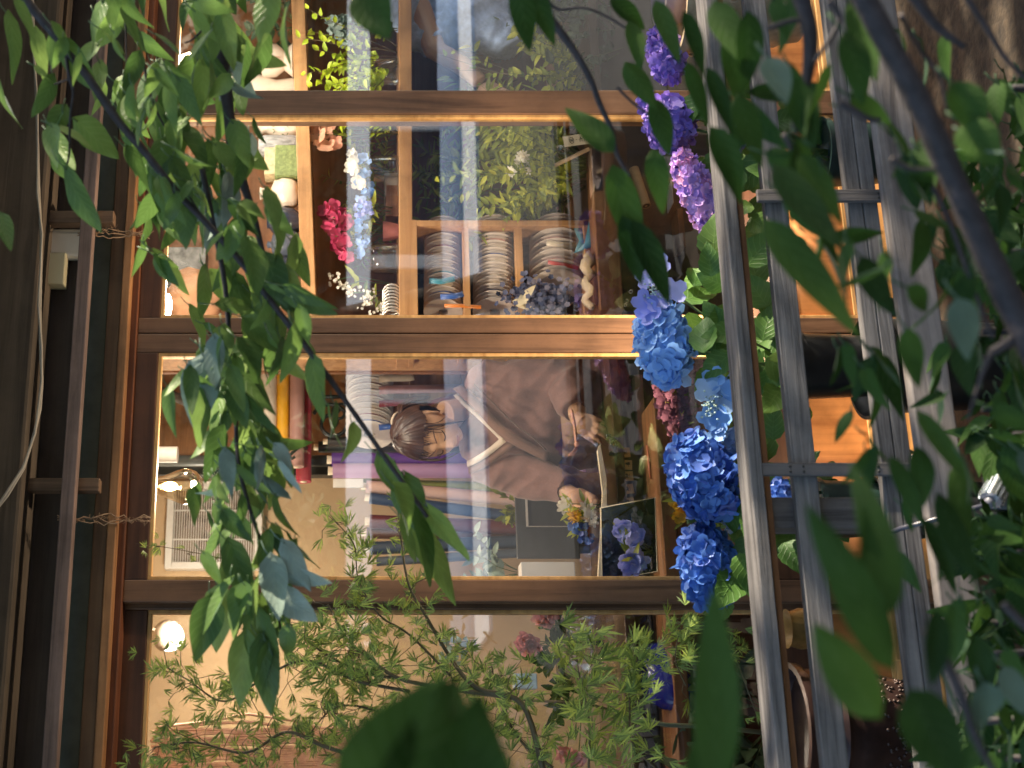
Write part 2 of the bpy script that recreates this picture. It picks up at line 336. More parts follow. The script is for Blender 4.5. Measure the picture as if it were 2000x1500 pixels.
# ---- shop front above the doors: one thing, its bands are parts
f = thing('shop_front', 'timber and plaster shop front band above the sliding doors, with eave beam and lintel', 'shop front', (0, 0, 2.1))
def band(nm, ix0, ix1, Y, Yb, mat, bev=.003):
    q = MB(); q.box((XL-.6, Y, ZA(ix1, Y)), (XR+.6, Yb, ZA(ix0, Y))); q.build(nm, mat, f, False, bev)
band('door_head', 243, 261, -.015, .05, M['redwood'])
band('lintel', 226, 243.0, -.055, .05, M['lintel'])
band('lintel_board', 200, 226.4, -.02, .048, M['batten'] if False else wood('brown lintel board', (.16,.09,.05), (.09,.05,.03), 'x', 1, .7, .3))
band('plaster_band', 160, 200.4, -.004, .046, M['plaster'])
band('eave_board', 58, 160.4, -.012, .044, M['board'])
band('eave_beam', -95, 58.4, -.16, .042, M['beam'], .01)
q = MB(); q.box((XL-.6, -.95, 2.66), (XR+.6, -.165, 2.70)); q.build('soffit_board', M['board'], f, False, .003)
# ---- trellis: two vertical battens carrying a horizontal rod
t = thing('rod_trellis', 'long thin square rod on two short vertical battens hung below the eave', 'trellis', A(140, 750, -.12))
q = MB(); a, b = A(207, -120, -.135), A(80, 1640, -.135); zr = ZA(147.5, -.135); hw = 13.5*S(750, -.135)
q.box((XL, -.135, zr-hw), (XR, -.10, zr+hw)); q.build('rod', M['rod'], t, False, .003)
for iy, i0, i1 in ((428, 20, 224), (949, 8, 196)):
    q = MB(); x = XA(iy, -.08); h = 13*S(iy, -.08); q.box((x-h, -.097, ZA(i1, -.08, iy)), (x+h, -.06, ZA(i0, -.08, iy))); q.build('batten', M['batten'], t, False, .003)
for k, (iy, i0, i1) in enumerate(((456, 152, 292), (1014, 112, 294))):
    q = MB(); rr = random.Random(k)
    for s_ in range(3):
        pts = [A(i0 + (i1-i0)*u, iy + 10*(rr.random()-.5) + 5*sin(u*9+s_*2) - 4 + s_*4, -.11+.06*u + rr.uniform(-.006,.006)) for u in [j/14 for j in range(15)]]
        q.tube(pts, .0016, 5)
    for j in range(60):
        u = rr.random()**.7; p = A(i0+(i1-i0)*u, iy+5*sin(u*9), -.11+.06*u); q.tube([p, p + V((rr.uniform(-1,1), rr.uniform(-1,.3), rr.uniform(-1,1)))*.014], .0006, 3)
    tag(q.build('twine', plain('jute twine', (.30,.20,.13), .9, .3, 60)), ['frayed twine tied from the rod to the door head above the gap in the doors', 'frayed twine tied from the rod to the door head above the fan vent'][k], 'twine', 'twine ties on the rod')
# electrical box and pipe
t = thing('junction_box', 'beige plastic junction box with a grey cover on the dark eave board', 'electrical box', A(105, 520, -.03))
q = MB(); x0, x1 = XA(554, -.06), XA(492, -.06); q.box((x0, -.06, ZA(127, -.06, 520)), (x1, -.013, ZA(80, -.06, 520))); q.build('cover', plain('beige plastic', (.34,.33,.24), .5, .05), t, False, .004)
q = MB(); q.box((XA(498, -.06), -.05, ZA(165, -.06, 470)), (XA(443, -.06), -.0125, ZA(86, -.06, 470))); q.build('case', plain('pale grey plastic', (.42,.42,.41), .4, .05), t, False, .008)
q = MB(); pts = [A(x, y, Y) for x, y, Y in ((62,-60,-.17),(66,80,-.18),(71,200,-.18),(74,300,-.18),(76,380,-.18),(80,460,-.18),(80,520,-.19),(78,600,-.19),(79,680,-.19),(82,745,-.19),(78,800,-.19),(66,850,-.2),(46,915,-.2),(14,968,-.2),(-20,1010,-.2))]
q.tube(pts, .0042, 7); q.tube([p + V((.003, -.004, .004*sin(i*2.1))) for i, p in enumerate(pts)], .0035, 7)
tag(q.build('cable', plain('grey cable', (.32,.30,.27), .6, .1)), 'grey twin electric cable sagging along the eave beam', 'cable')
# ================================================================= sliding doors
ZT, ZMID, ZKICK = ZA(306, 0), .47, .335
def door(label, Y, x0, x1, iyL, iyR, sl, sr, beadL, beadR, zt=ZT, has_panel=True):
    """x0..x1 outer extent; sl/sr stile widths (m)"""
    t = thing('sliding_door', label, 'door', ((x0+x1)/2, Y, 0), 'glazed sliding doors of the shop')
    T = .036; zb = .0
    q = MB(); q.box((x0, Y, zb+.012), (x0+sl, Y+T, ZA(262, Y))); q.build('stile', M['door'], t, False, .003)
    q = MB(); q.box((x1-sr, Y, zb+.012), (x1, Y+T, ZA(262, Y))); q.build('stile', M['door'], t, False, .003)
    q = MB(); q.box((x0+sl, Y+.001, zt), (x1-sr, Y+T-.001, ZA(262, Y))); q.build('top_rail', M['door_h'], t, False, .003)
    q = MB(); q.box((x0+sl, Y+.001, ZKICK), (x1-sr, Y+T-.001, ZMID)); q.build('middle_rail', M['door_h'], t, False, .003)
    q = MB(); q.box((x0+sl, Y+.001, .012), (x1-sr, Y+T-.001, .13)); q.build('bottom_rail', M['sill'], t, False, .003)
    q = MB(); q.box((x0+sl, Y+.014, .13), (x1-sr, Y+.024, ZKICK)); q.build('kick_panel', M['panel'], t, False)
    bd = .010
    q = MB()
    for (bx0, bx1, bz0, bz1) in ((x0+sl, x0+sl+bd, ZMID, zt), (x1-sr-bd, x1-sr, ZMID, zt), (x0+sl+bd, x1-sr-bd, zt-bd, zt), (x0+sl+bd, x1-sr-bd, ZMID, ZMID+bd)):
        q.box((bx0, Y+.006, bz0), (bx1, Y+.030, bz1))
    for (bx0, bx1, bz0, bz1) in ((x0+sl, x0+sl+bd, .13, ZKICK), (x1-sr-bd, x1-sr, .13, ZKICK), (x0+sl+bd, x1-sr-bd, ZKICK-bd, ZKICK), (x0+sl+bd, x1-sr-bd, .13, .13+bd)):
        q.box((bx0, Y+.006, bz0), (bx1, Y+.013, bz1))
    q.build('bead', M['sill'], t, False, .0015)
    q = MB(); q.box((x0+sl+bd*.5, Y+.016, ZMID+bd*.5), (x1-sr-bd*.5, Y+.0195, zt-bd*.5)); q.build('pane', M['glass'], t, False)
    return t
X = lambda iy: XA(iy, 0)
door('glazed sliding door in front of the woman, under the hanging bulb', .0, X(1176), X(652), 1130, 690, X(1132)-X(1176), X(652)-X(688), 0, 0)
door('glazed sliding door in front of the shelves with ribbon cabinet', .0, X(649.5), X(176), 620, 230, X(620)-X(649.5), X(176)-X(222), 0, 0)
door('glazed sliding door at the top of the picture, in front of the person in denim', .040, X(222), X(-260), 0, 0, .06, .06, 0, 0)
door('glazed sliding door behind the laceleaf maple', .040, X(1740), X(1140), 0, 0, .07, X(1140)-X(1186), 0, 0)
q = MB(); q.box((XL-.6, -.07, .0), (XR+.6, .09, .011)); struct(q.build('door_sill', M['sill'], None, False, .003))
# ================================================================= slatted barrier in front
FY = -1.0
t = thing('slat_fence', 'low weathered grey slatted wooden barrier in front of the shop window', 'fence', A(1600, 750, FY))
x0, x1 = -1.6, 2.6
def rail(nm, i0, i1, Y, T, mat, iy=750, bev=.002):
    q = MB(); q.box((x0, Y, ZA(i1, Y, iy)), (x1, Y+T, ZA(i0, Y, iy))); return q.build(nm, mat, t, False, bev)
rail('cap_rail', 1449, 1474, FY-.012, .078, M['grey'])
rail('nailer', 1474.3, 1486, FY+.03, .02, M['counter'])
rail('rail', 1531, 1577, FY, .024, M['grey'])
o3 = rail('rail', 1701, 1729.6, FY, .024, M['grey']); o4 = rail('rail', 1731, 1761, FY, .024, M['grey'])
rail('bench_plank', 1779, 1858, FY-.035, .03, M['plank'], bev=.004)
for iy in (381, 916):
    q = MB(); xx = XA(iy, FY-.01); h = 13*S(iy, FY); q.box((xx-h, FY-.010, ZA(1787, FY, iy)+.004), (xx+h, FY-.0005, ZA(1476, FY, iy))); q.build('upright', M['grey_z'], t, False, .002)
    for ii in (1540, 1566, 1712, 1748):
        for dx in (-.005, .005): q = MB(); q.lathe((xx+dx, FY-.0105, ZA(ii, FY, iy)), [(0,.0012),(.0022,.001),(.0026,0),(.0026,-.002)], 10, (0,-1,0)); q.build('screw', M['dark'], t)
for xx in (-1.35, .55, 2.35):
    q = MB(); q.box((xx-.03, FY+.051, 0), (xx+.03, FY+.11, ZA(1475, FY)-.002)); q.build('post', M['grey_z'], t, False, .003)
# ================================================================= lamps seen in the shop
WARM = (1, .74, .46)
def sprig(mb, p0, d, L, n, lL, lW, rr, mi_leaf=1, mi_stem=0, droop=.3, shape='ovate', sr=.0015, spread=.9, t0=.25):
    p0 = V(p0); d = V(d).normalized(); pts = [p0]; dd = d.copy(); st = L/8
    for i in range(8):
        dd = (dd + V((rr.uniform(-.12,.12), rr.uniform(-.12,.12), rr.uniform(-.12,.12) - droop*.12))).normalized(); pts.append(pts[-1] + dd*st)
    mb.tube(pts, [sr*(1 - .07*i) for i in range(9)], 5, mi_stem)
    for i in range(n):
        u = t0 + (1-t0)*(i+rr.random())/n; k = min(7, int(u*8)); p = pts[k].lerp(pts[k+1], u*8-k); ax = (pts[k+1]-pts[k]).normalized()
        s = V((rr.uniform(-1,1), rr.uniform(-1,1), rr.uniform(-1,1))); s = (s - ax*s.dot(ax)).normalized()
        mb.leaf(p, s*spread + ax*.6 + V((0,0,-droop*.3)), V((rr.uniform(-1,1), -1, rr.uniform(-.3,1))), lL*rr.uniform(.6,1.15), lW*rr.uniform(.7,1.1), rows=4, shape=shape, mi=mi_leaf, fold=.3, curl=rr.uniform(-.1,.4))
    return pts
def bunch(name, label, cat, ix, iy, Y, h_px, w_px, n, lL, lW, leafmat, seed, stem='stem', nl=12, droop=.4, shape='ovate', group=None, extra=None):
    rr = random.Random(seed); b = A(ix, iy, Y); s = S(iy, Y); t = thing(name, label, cat, b, group); q = MB()
    for i in range(n):
        a = rr.uniform(-1, 1); g = rr.uniform(-.6, .6)
        sprig(q, b + V((a*w_px*s*.12, g*.02, 0)), V((a*w_px/h_px, g*.8, 1)), h_px*s*rr.uniform(.55, 1.1), nl, lL, lW, rr, droop=droop, shape=shape)
    st, lf = MB(), MB()
    # split by material into two parts
    for mi, dst in ((0, st), (1, lf)):
        idx = {}
        for f_, m_ in zip(q.f, q.m):
            if m_ != mi: continue
            nf = []
            for v_ in f_:
                if v_ not in idx: idx[v_] = len(dst.v); dst.v.append(q.v[v_]); 
                if v_ in q.uv: dst.uv[idx[v_]] = q.uv[v_]
                nf.append(idx[v_])
            dst.f.append(tuple(nf)); dst.m.append(0)
    st.build('stem', M[stem], t); lf.build('foliage', M[leafmat], t)
    return t
def flowers(q, pts, r, rr, k=5, cup=.3, facing=(-.3,-1,.2)):
    for p in pts:
        n = V(facing) + V((rr.uniform(-.7,.7), rr.uniform(-.3,.3), rr.uniform(-.7,.7))); q.floret(p, n, r*rr.uniform(.8,1.2), rr.random()*6, k, cup)
def potlathe(name, label, cat, ix0, ix1, iy, Y, prof, mat, group=None, seg=30, rx=1.0, parent=None):
    """prof: (half width px, fraction of height 0 bottom .. 1 top); image ix0 top, ix1 bottom"""
    b = A(ix1, iy, Y); h = A(ix0, iy, Y).z - b.z; s = S(iy, Y); q = MB(); q.lathe(b, [(r*s, u*h) for r, u in prof], seg, rx=rx)
    o = q.build(name, mat, parent, auto=.9)
    if parent is None: tag(o, label, cat, group)
    return o
# globe light on the beige wall
p = A(330, 1243, 1.9); t = thing('globe_lamp', 'lit round white globe lamp near the ceiling above the maple', 'lamp', p)
q = MB(); q.ell(p, (.058, .058, .058), 24, 16); q.build('globe', emit('lamp glow', (1,.93,.8), 9), t)
ax = (UP*.80 + RT*.55 - FW*.55).normalized(); q = MB(); q.lathe(p + ax*.004, [(.064*sin(a*pi/2/10), .064*cos(a*pi/2/10)) for a in range(11)] + [(.061*sin(a*pi/2/10), .061*cos(a*pi/2/10)) for a in range(10,-1,-1)], 30, ax); q.build('shade', plain('taupe metal', (.35,.28,.22), .4, .05), t)
q = MB(); q.tube([p + ax*.064, p + ax*.064 + V((.01,.05,.06)), p + V((.06,.3,.30))], .007, 8); q.build('arm', bpy.data.materials['taupe metal'], t)
lamp('POINT', 'globe_lamp_light', p + V((0,-.09,-.07)), 13, (1,.86,.68), .06)
# pear bulb
p = A(340, 950, .35); s = S(950, .35); t = thing('pear_bulb', 'lit clear pear shaped seeded glass bulb hanging in the middle door', 'lamp', p)
q = MB(); pr = [(18,-40),(22,-34),(24,-22),(30,-8),(38,8),(42,20),(41,32),(34,44),(22,52),(8,57),(0,58)]
q.lathe(p, [(r*s*.85, -z*s) for r, z in pr], 28); q.build('bulb_glass', M['bulb'], t)
q = MB(); q.ell(p + V((0,0,.012)), (.014,.014,.022)); q.build('filament', emit('filament glow', (1,.72,.32), 22), t)
q = MB(); q.lathe(p + V((0,0,36*s)), [(18*s,0),(19*s,.05),(10*s,.08),(3*s,.085),(3*s,.5)], 18); q.build('socket', M['dark'], t)
lamp('POINT', 'pear_bulb_light', p + V((0,-.08,-.13)), 9, (1,.82,.62), .05)
# white tube lamp / shade next to it
t = thing('paper_tube', 'white cylindrical paper tube hanging beside the lit pear bulb', 'tube', A(325, 888, .9)); s = S(888, .9)
q = MB(); q.lathe(A(347, 888, .9), [(0,0),(16*s,0),(16*s,.16),(0,.16)], 20); q.build('tube', M['white'], t, auto=.6)
q = MB(); q.lathe(A(318, 888, .9), [(2*s,0),(2*s,.6)], 8); q.build('cord', M['dark'], t)
# strip light upper right pane
t = thing('strip_lamp', 'short lit white strip lamp above the ribbon shelves beside the door stile', 'lamp', A(327, 598, .2)); s = S(598, .2)
q = MB(); q.ell(A(327, 598, .2), (26*s, .012, 9*s), 16, 8); q.build('diffuser', emit('strip glow', (1,.95,.85), 14), t)
q = MB(); q.box(A(316, 630, .22), A(306, 560, .26)); q.build('housing', M['white'], t, False, .003)
lamp('POINT', 'strip_lamp_light', A(352, 540, .18), 8, (1,.88,.72), .05)
t = thing('shelf_lamp', 'lit pale shelf lamp seen between leaves at the upper right of the shop', 'lamp', A(366, 128, .22)); s = S(128, .22)
q = MB(); q.lathe(A(378, 128, .22), [(0,0),(22*s,0),(26*s,.012),(18*s,.05),(6*s,.06),(6*s,.5)], 20); q.build('shade', emit('lampshade glow', (1,.82,.55), 5), t)
lamp('POINT', 'shelf_lamp_light', A(395, 120, .2), 8, (1,.88,.72), .05)
# ================================================================= shelf unit, right bays
t = thing('shelf_unit', 'tall brown wooden shelf unit with two long pale shelves', 'shelf', A(900, 350, .9))
xl, xr = XA(640, .55), XA(-330, .55)
q = MB(); q.box((xl, 1.0, .8), (xr, 1.02, 2.4)); q.build('back_panel', M['back_wood'], t, False)
sA, sB = A(573, 100, .52), A(591, 615, .52)
for (a, b, th, yb) in ((A(571, 60, .5), A(591, 636, .5), 27, .42), (A(780, 0, .5), A(780, 636, .5), 25, .44)):
    e = (b - a); ex = e.normalized(); L = e.length*.5 + .35*(a.x > 0); c = (a + b)*.5 - ex*.35; upv = ex.cross(V((0,1,0))).normalized()
    if upv.z < 0: upv = -upv
    hh = th*S(350,.5)*.5; q = MB(); q.obox(c - upv*hh + V((0, yb*.5, 0)), ex*(L), V((0, yb*.5, 0)), upv*hh); q.build('shelf', M['shelf'], t, False, .002)
q = MB(); q.box((XA(640, .55), .62, .8), (XA(628, .55), .98, 2.4)); q.build('side_board', M['shelf'], t, False, .002)
def S1(iy): u = (iy-60)/576; return 571+20*u
# objects on the top shelf
def onshelf(name, label, cat, iy, ixtop, Y, prof, mat, rx=1.0, base=None): return potlathe(name, label, cat, ixtop, base if base else S1(iy)+1.5, iy, Y, prof, mat, rx=rx)
cer = plain('glazed white ceramic', (.72,.62,.52), .25, .06, 8); tanc = plain('tan ceramic', (.45,.28,.16), .4, .2, 20)
navy = plain('dark blue ceramic', (.03,.035,.06), .18, .2, 8); navy2 = plain('grey blue ceramic', (.07,.08,.11), .2, .2, 8)
t = onshelf('footed_vase', 'white tapered vase with thin copper wires on the top shelf', 'vase', 118, 512, .66, [(0,0),(30,0),(33,.04),(20,.3),(32,.55),(34,.95),(31,1),(29,.96),(0,.5)], cer)
q = MB()
for k in range(5): q.tube([A(548, 118+k*4-6, .60), A(500, 108+k*6, .6), A(455, 96+k*7, .62)], .0013, 5)
q.build('wire', plain('copper wire', (.6,.24,.12), .3, .05, metal=.9), t)
t = onshelf('dish', 'wide white dish tilted on the top shelf beside the copper wire vase', 'dish', 172, 452, .72, [(0,0),(18,0),(20,.03),(16,.3),(40,.9),(44,1),(40,.97),(0,.4)], cer)
t = onshelf('patterned_jug', 'white jug with green leaf pattern and flared lip on the top shelf', 'jug', 246, 500, .64, [(0,0),(26,0),(30,.1),(30,.4),(20,.62),(16,.75),(22,1),(19,.98),(0,.5)], cer)
rr = random.Random(5); q = MB(); b = A(S1(246), 246, .64); s = S(246, .64)
for i in range(26):
    a = -pi/2 + rr.uniform(-1.3, 1.3); z = rr.uniform(.02, .07); q.leaf(b + V((cos(a)*31*s, sin(a)*31*s, z)), (rr.uniform(-1,1), 0, rr.uniform(-1,1)), (cos(a), sin(a), 0), .012, .005, rows=2, fold=0, curl=0)
q.build('leaf_pattern', plain('green glaze', (.10,.14,.05), .3, .1), t)
t = onshelf('knitted_pot', 'grey knitted texture pot on the top shelf', 'pot', 286, 506, .62, [(0,0),(20,0),(22,.1),(22,.85),(18,1),(15,.98),(0,.6)], None or plain('grey knit', (.30,.30,.31), .9, .5, 120, bump=1, stretch=(1,1,.25)))
t = thing('book_stack', 'two patterned books standing on the top shelf, the front one green', 'books', A(580, 326, .6)); 
q = MB(); q.box(A(S1(326)+1, 343, .56), A(541, 310, .66)); q.build('green_book', plain('green damask', (.17,.22,.08), .7, .4, 90), t, False, .003)
q = MB(); q.box(A(540.6, 340, .58), A(520, 309, .66)); q.build('cream_book', plain('cream damask', (.5,.40,.24), .7, .3, 90), t, False, .003)
t = onshelf('gourd_vase', 'white gourd shaped vase with gold neck on the top shelf', 'vase', 378, 508, .62, [(0,0),(20,0),(32,.15),(35,.4),(26,.62),(10,.72),(11,.95),(13,1),(9,.97),(0,.7)], cer)
q = MB(); b = A(S1(378), 378, .62); hgt = A(508,378,.62).z - b.z; s = S(378,.62); q.lathe(b, [(12.5*s,.70*hgt),(11.5*s,.75*hgt),(11.8*s,.84*hgt),(13*s,.86*hgt)], 24); q.build('gold_band', plain('gold glaze', (.7,.42,.12), .25, .1, metal=.8), t)
onshelf('round_vase', 'dark blue round glossy vase on the top shelf next to the white gourd vase', 'vase', 434, 522, .62, [(0,0),(18,0),(27,.2),(30,.5),(24,.8),(12,.95),(13,1),(0,.9)], navy)
t = onshelf('lidded_jar', 'grey blue fat jar with a knob lid on the top shelf', 'jar', 478, 520, .62, [(0,0),(20,0),(30,.25),(31,.55),(22,.8),(6,.86),(7,.96),(0,1)], navy2)
onshelf('small_dark_bowl', 'small dark bowl at the end of the top shelf beside the door stile', 'bowl', 524, 548, .6, [(0,0),(14,0),(22,.5),(24,1),(22,.97),(0,.3)], navy)
onshelf('white_cup', 'white cup at the left end of the top shelf', 'cup', 580, 540, .6, [(0,0),(16,0),(20,.5),(22,1),(20,.98),(0,.3)], cer)
# things over the shelf: kraft bags and grey bark basket
q = MB(); c = A(385, 590, .8); q.ell(c, (.13,.07,.10), 18, 10)
for i in range(len(q.v)): v_ = V(q.v[i]); q.v[i] = tuple(v_ + (v_-c).normalized()*noise.noise(v_*14)*.03)
tag(q.build('paper_bundle', plain('crumpled brown paper', (.45,.23,.12), .8, .3, 18, bump=.6)), 'crumpled brown paper bundle near the strip lamp above the top shelf', 'paper')
q = MB(); q.box(A(400, 545, .78), A(318, 500, .86)); tag(q.build('slate_board', plain('mottled slate', (.14,.14,.14), .7, .5, 40, bump=.4), None, False, .004), 'mottled grey slate board standing behind the brown paper bundle', 'board')
# ---- middle shelf flowers
def stemflower(name, label, cat, base, pts, r, mat, seed, k=5, cup=.35, leafmat='fern', group=None, per=3, sp=.022, vase=None):
    rr = random.Random(seed); b = A(*base); t = thing(name, label, cat, b, group); st, fl, lf = MB(), MB(), MB()
    for pt in pts:
        c = A(*pt); mid = b.lerp(c, .6) + V((rr.uniform(-.02,.02), rr.uniform(-.02,.02), .02)); st.tube([b + V((rr.uniform(-.01,.01),0,0)), mid, c], .0018, 5)
        for j in range(2): lf.leaf(mid, (rr.uniform(-1,1), rr.uniform(-1,0), rr.uniform(-.2,1)), (0,-1,.4), .05, .014, rows=4, shape='ovate')
        flowers(fl, [c + V((rr.uniform(-sp,sp), rr.uniform(-sp,sp)*.6, rr.uniform(-sp,sp))) for _ in range(per)], r, rr, k, cup)
    st.build('stem', M['stem'], t); lf.build('foliage', M[leafmat], t); fl.build('flower_head', M[mat], t)
    return t
def glassjar(label, ix0, ix1, iy, hw, Y, group=None, name='glass_jar'):
    o = potlathe(name, label, 'jar', ix0, ix1, iy, Y, [(0,0.02),(hw,0.02),(hw*1.03,.1),(hw,.8),(hw*.86,.9),(hw*.92,1)], M['jar'], group); return o
b2 = 779
stemflower('peach_orchid', 'peach pink orchid spray arching under the top shelf', 'orchid', (b2, 262, .7), [(598,252,.55),(612,246,.55),(622,264,.53),(640,258,.55),(632,286,.53),(652,280,.55),(606,236,.56),(640,240,.57)], .030, 'p_peach', 11, per=1, sp=.006)
stemflower('white_orchid', 'white orchid spray in the glass jar on the lower shelf', 'orchid', (b2, 340, .68), [(688,300,.56),(692,318,.55),(696,336,.55),(704,352,.55),(688,330,.58)], .022, 'p_white', 12, per=2, sp=.01)
stemflower('magenta_orchid', 'magenta orchid spray with dark veins below the top shelf', 'orchid', (b2, 450, .7), [(640,408,.54),(655,402,.54),(650,425,.53),(664,418,.55),(646,440,.54),(668,436,.54),(655,462,.53),(672,470,.53),(662,488,.54),(676,500,.55),(655,478,.56),(630,418,.56)], .024, 'p_mag', 13, per=2, sp=.012, k=5)
stemflower('blue_delphinium', 'pale sky blue delphinium spray standing among jars on the lower shelf', 'flowers', (b2, 400, .66), [(712,310,.55),(706,345,.55),(716,372,.55),(708,395,.54),(714,418,.54),(706,440,.54),(710,470,.54),(702,492,.55),(714,350,.56)], .013, 'p_sky', 14, per=6, sp=.018)
stemflower('baby_breath', 'tiny white gypsophila sprig beside the wire rings', 'flowers', (b2, 560, .66), [(655,548,.55),(670,560,.55),(690,572,.55),(712,590,.55),(722,575,.55),(735,600,.56)], .005, 'p_white', 15, per=16, sp=.022)
stemflower('lavender_spray', 'pale lavender blue flower spray between the white orchid and the magenta orchid', 'flowers', (b2, 412, .62), [(712,402,.52),(720,408,.52),(704,412,.52)], .008, 'p_lav', 16, per=12, sp=.018)
bunch('lime_sprigs', 'bright lime green leafy sprigs at the top of the middle shelf', 'foliage', 776, 110, .36, 190, 200, 20, .036, .02, 'lime', 21, 'twig', nl=13, droop=.1)
bunch('lime_sprig', 'small lime green sprig beside the orchid jars', 'foliage', 776, 262, .6, 60, 60, 4, .026, .011, 'lime', 22, 'twig', nl=8, droop=.1)
bunch('dark_fern', 'dull green fern fronds behind the magenta orchid', 'foliage', 776, 400, .85, 150, 240, 12, .035, .012, 'fern', 23, nl=12)
bunch('dark_fern', 'dull green fern fronds behind the peach orchid', 'foliage', 776, 270, .88, 120, 160, 9, .035, .012, 'fern', 24, nl=12)
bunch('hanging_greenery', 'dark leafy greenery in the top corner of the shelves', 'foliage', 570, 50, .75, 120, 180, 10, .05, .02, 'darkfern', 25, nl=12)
stemflower('dried_hydrangea', 'grey green dried hydrangea head on the lime sprig shelf', 'flowers', (776, 60, .6), [(655,50,.5),(665,65,.5),(675,80,.5),(668,40,.51)], .018, 'p_grey', 17, per=9, sp=.018, k=4)
glassjar('clear jar with white orchid stems on the lower shelf', 715, b2, 330, 26, .62); glassjar('clear jar with magenta orchid stems on the lower shelf', 720, b2, 505, 30, .62); glassjar('clear jar of lime sprigs on the lower shelf', 735, b2, 140, 26, .62)
t = thing('card_box', 'stack of two dark brown card boxes on the lower shelf', 'box', A(b2, 390, .62)); q = MB(); q.box(A(b2, 422, .6), A(752, 386, .7)); q.build('lower_box', M['counter'], t, False, .003); q = MB(); q.box(A(b2, 384, .6), A(750, 358, .68)); q.build('upper_box', plain('grey glass box', (.25,.22,.19), .3, .1), t, False, .003)
onshelf('pink_pot', 'small pink ridged pot on the lower shelf', 'pot', 452, 748, .6, [(0,0),(14,0),(18,.5),(20,1),(17,.98),(0,.3)], plain('pink ceramic', (.42,.15,.14), .4, .2, 30), base=b2)
for k in range(9):
    q = MB(); c = A(768-2, 572+6.2*k, .56); s = S(590,.56); axx = V((-.72,-.66,.12)).normalized(); q.lathe(c, [(17*s,-.004),(20*s,-.004),(20*s,.004),(17*s,.004),(17*s,-.004)], 24, axx)
    tag(q.build('wire_ring', plain('silver wire ring', (.7,.66,.62), .25, .05, metal=.7) if k == 0 else bpy.data.materials['silver wire ring']), 'silver napkin ring in the row at the end of the lower shelf', 'ring', 'row of silver rings on the lower shelf')
# ---- ribbon cabinet
CY = .50
t = thing('ribbon_cabinet', 'pale open wooden cabinet holding rows of ribbon spools', 'cabinet', A(1160, 530, CY))
def cb(nm, i0, y0, i1, y1, Y0, Y1, mat=M['shelf']): q = MB(); a, b = A(i0, y0, Y0), A(i1, y1, Y0); q.box((a.x, Y0, a.z), (b.x, Y1, b.z)); return q.build(nm, mat, t, False, .002)
cb('top_board', 805, 640, 814, 429, CY, .9); cb('side_board', 814, 441, 1150, 430, CY, .9); cb('bottom_board', 1150, 640, 1160, 429, CY, .9)
cb('divider', 908, 640, 915, 441.3, CY+.02, .9); cb('divider', 1012, 640, 1019, 441.3, CY+.02, .9)
q = MB(); a, b = A(814, 640, .9), A(1150, 440, .9); q.box((a.x, .9, b.z), (b.x, .912, a.z)); q.build('back_panel', M['dark'], t, False)
def spool(label, c, R, w_, reelmat, ribmat, axis, group):
    t = thing('ribbon_spool', label, 'ribbon spool', c, group); ax = V(axis).normalized(); q = MB()
    for sgn in (-1, 1): q.lathe(V(c) + ax*(sgn*w_*.5), [(R*.25,-.001),(R,-.001),(R,.001),(R*.25,.001),(R*.25,-.001)], 30, ax)
    q.lathe(V(c), [(R*.25,-w_*.5),(R*.25,w_*.5)], 16, ax); q.build('reel', reelmat, t, auto=.6)
    q = MB(); q.lathe(V(c), [(R*.26,-w_*.45),(R*.86,-w_*.45),(R*.86,w_*.45),(R*.26,w_*.45)], 30, ax); q.build('ribbon', ribmat, t, auto=.6); return t
def spool_copy(src, loc, label, mat=None):
    r = src.copy(); COL.objects.link(r); r.location = loc; r['label'] = label
    for ch in src.children:
        c_ = ch.copy(); COL.objects.link(c_); c_.parent = r; c_.matrix_parent_inverse = ch.matrix_parent_inverse.copy()
        if mat is not None and ch.name.startswith('ribbon'): c_.material_slots[0].link = 'OBJECT'; c_.material_slots[0].material = mat
    return r
AXS = (-.93,-.34,.08)
rib = {n: plain('ribbon ' + n, c, .35, .12, 40, sheen=.3) for n, c in dict(white=(.62,.57,.52), cream=(.6,.5,.38), grey=(.36,.32,.31), pink=(.62,.27,.25), red=(.5,.03,.03), blue=(.03,.10,.38), teal=(.05,.25,.35), orange=(.75,.22,.03), wine=(.25,.03,.05), green=(.2,.27,.06), navy=(.03,.04,.09), dusty=(.45,.22,.22)).items()}
reel = plain('grey white card reel', (.74,.68,.62), .6, .1, 20); reel_d = plain('dull card reel', (.62,.54,.50), .6, .15, 20)
def spool_row(row, ixc, iy0, iy1, n, Rpx, Y, cols, reelm, group):
    src = None
    for k in range(n):
        iy = iy0 + (iy1-iy0)*k/(n-1); c = A(ixc, iy, Y); cn = cols[k % len(cols)]
        lab = f'{cn} ribbon spool in the {row}'
        if src is None: src = spool(lab, c, Rpx*S(iy, Y), .016, reelm, rib[cn], AXS, group)
        else: spool_copy(src, c, lab, rib[cn])
spool_row('top row of the ribbon cabinet', 866, 452, 606, 13, 38, .60, ['cream','white','grey','white','wine','cream','white','white','teal','grey','cream','blue','white'], reel_d, 'spools in the top row of the cabinet')
spool_row('middle row of the ribbon cabinet', 966, 452, 606, 12, 42, .60, ['white','grey','white','pink','white','blue','white','grey','white','cream','navy','white'], reel_d, 'spools in the middle row of the cabinet')
spool_row('bottom row of the ribbon cabinet', 1088, 458, 560, 6, 54, .60, ['pink','pink','red','cream','red','grey'], reel_d, 'large spools in the bottom row of the cabinet')
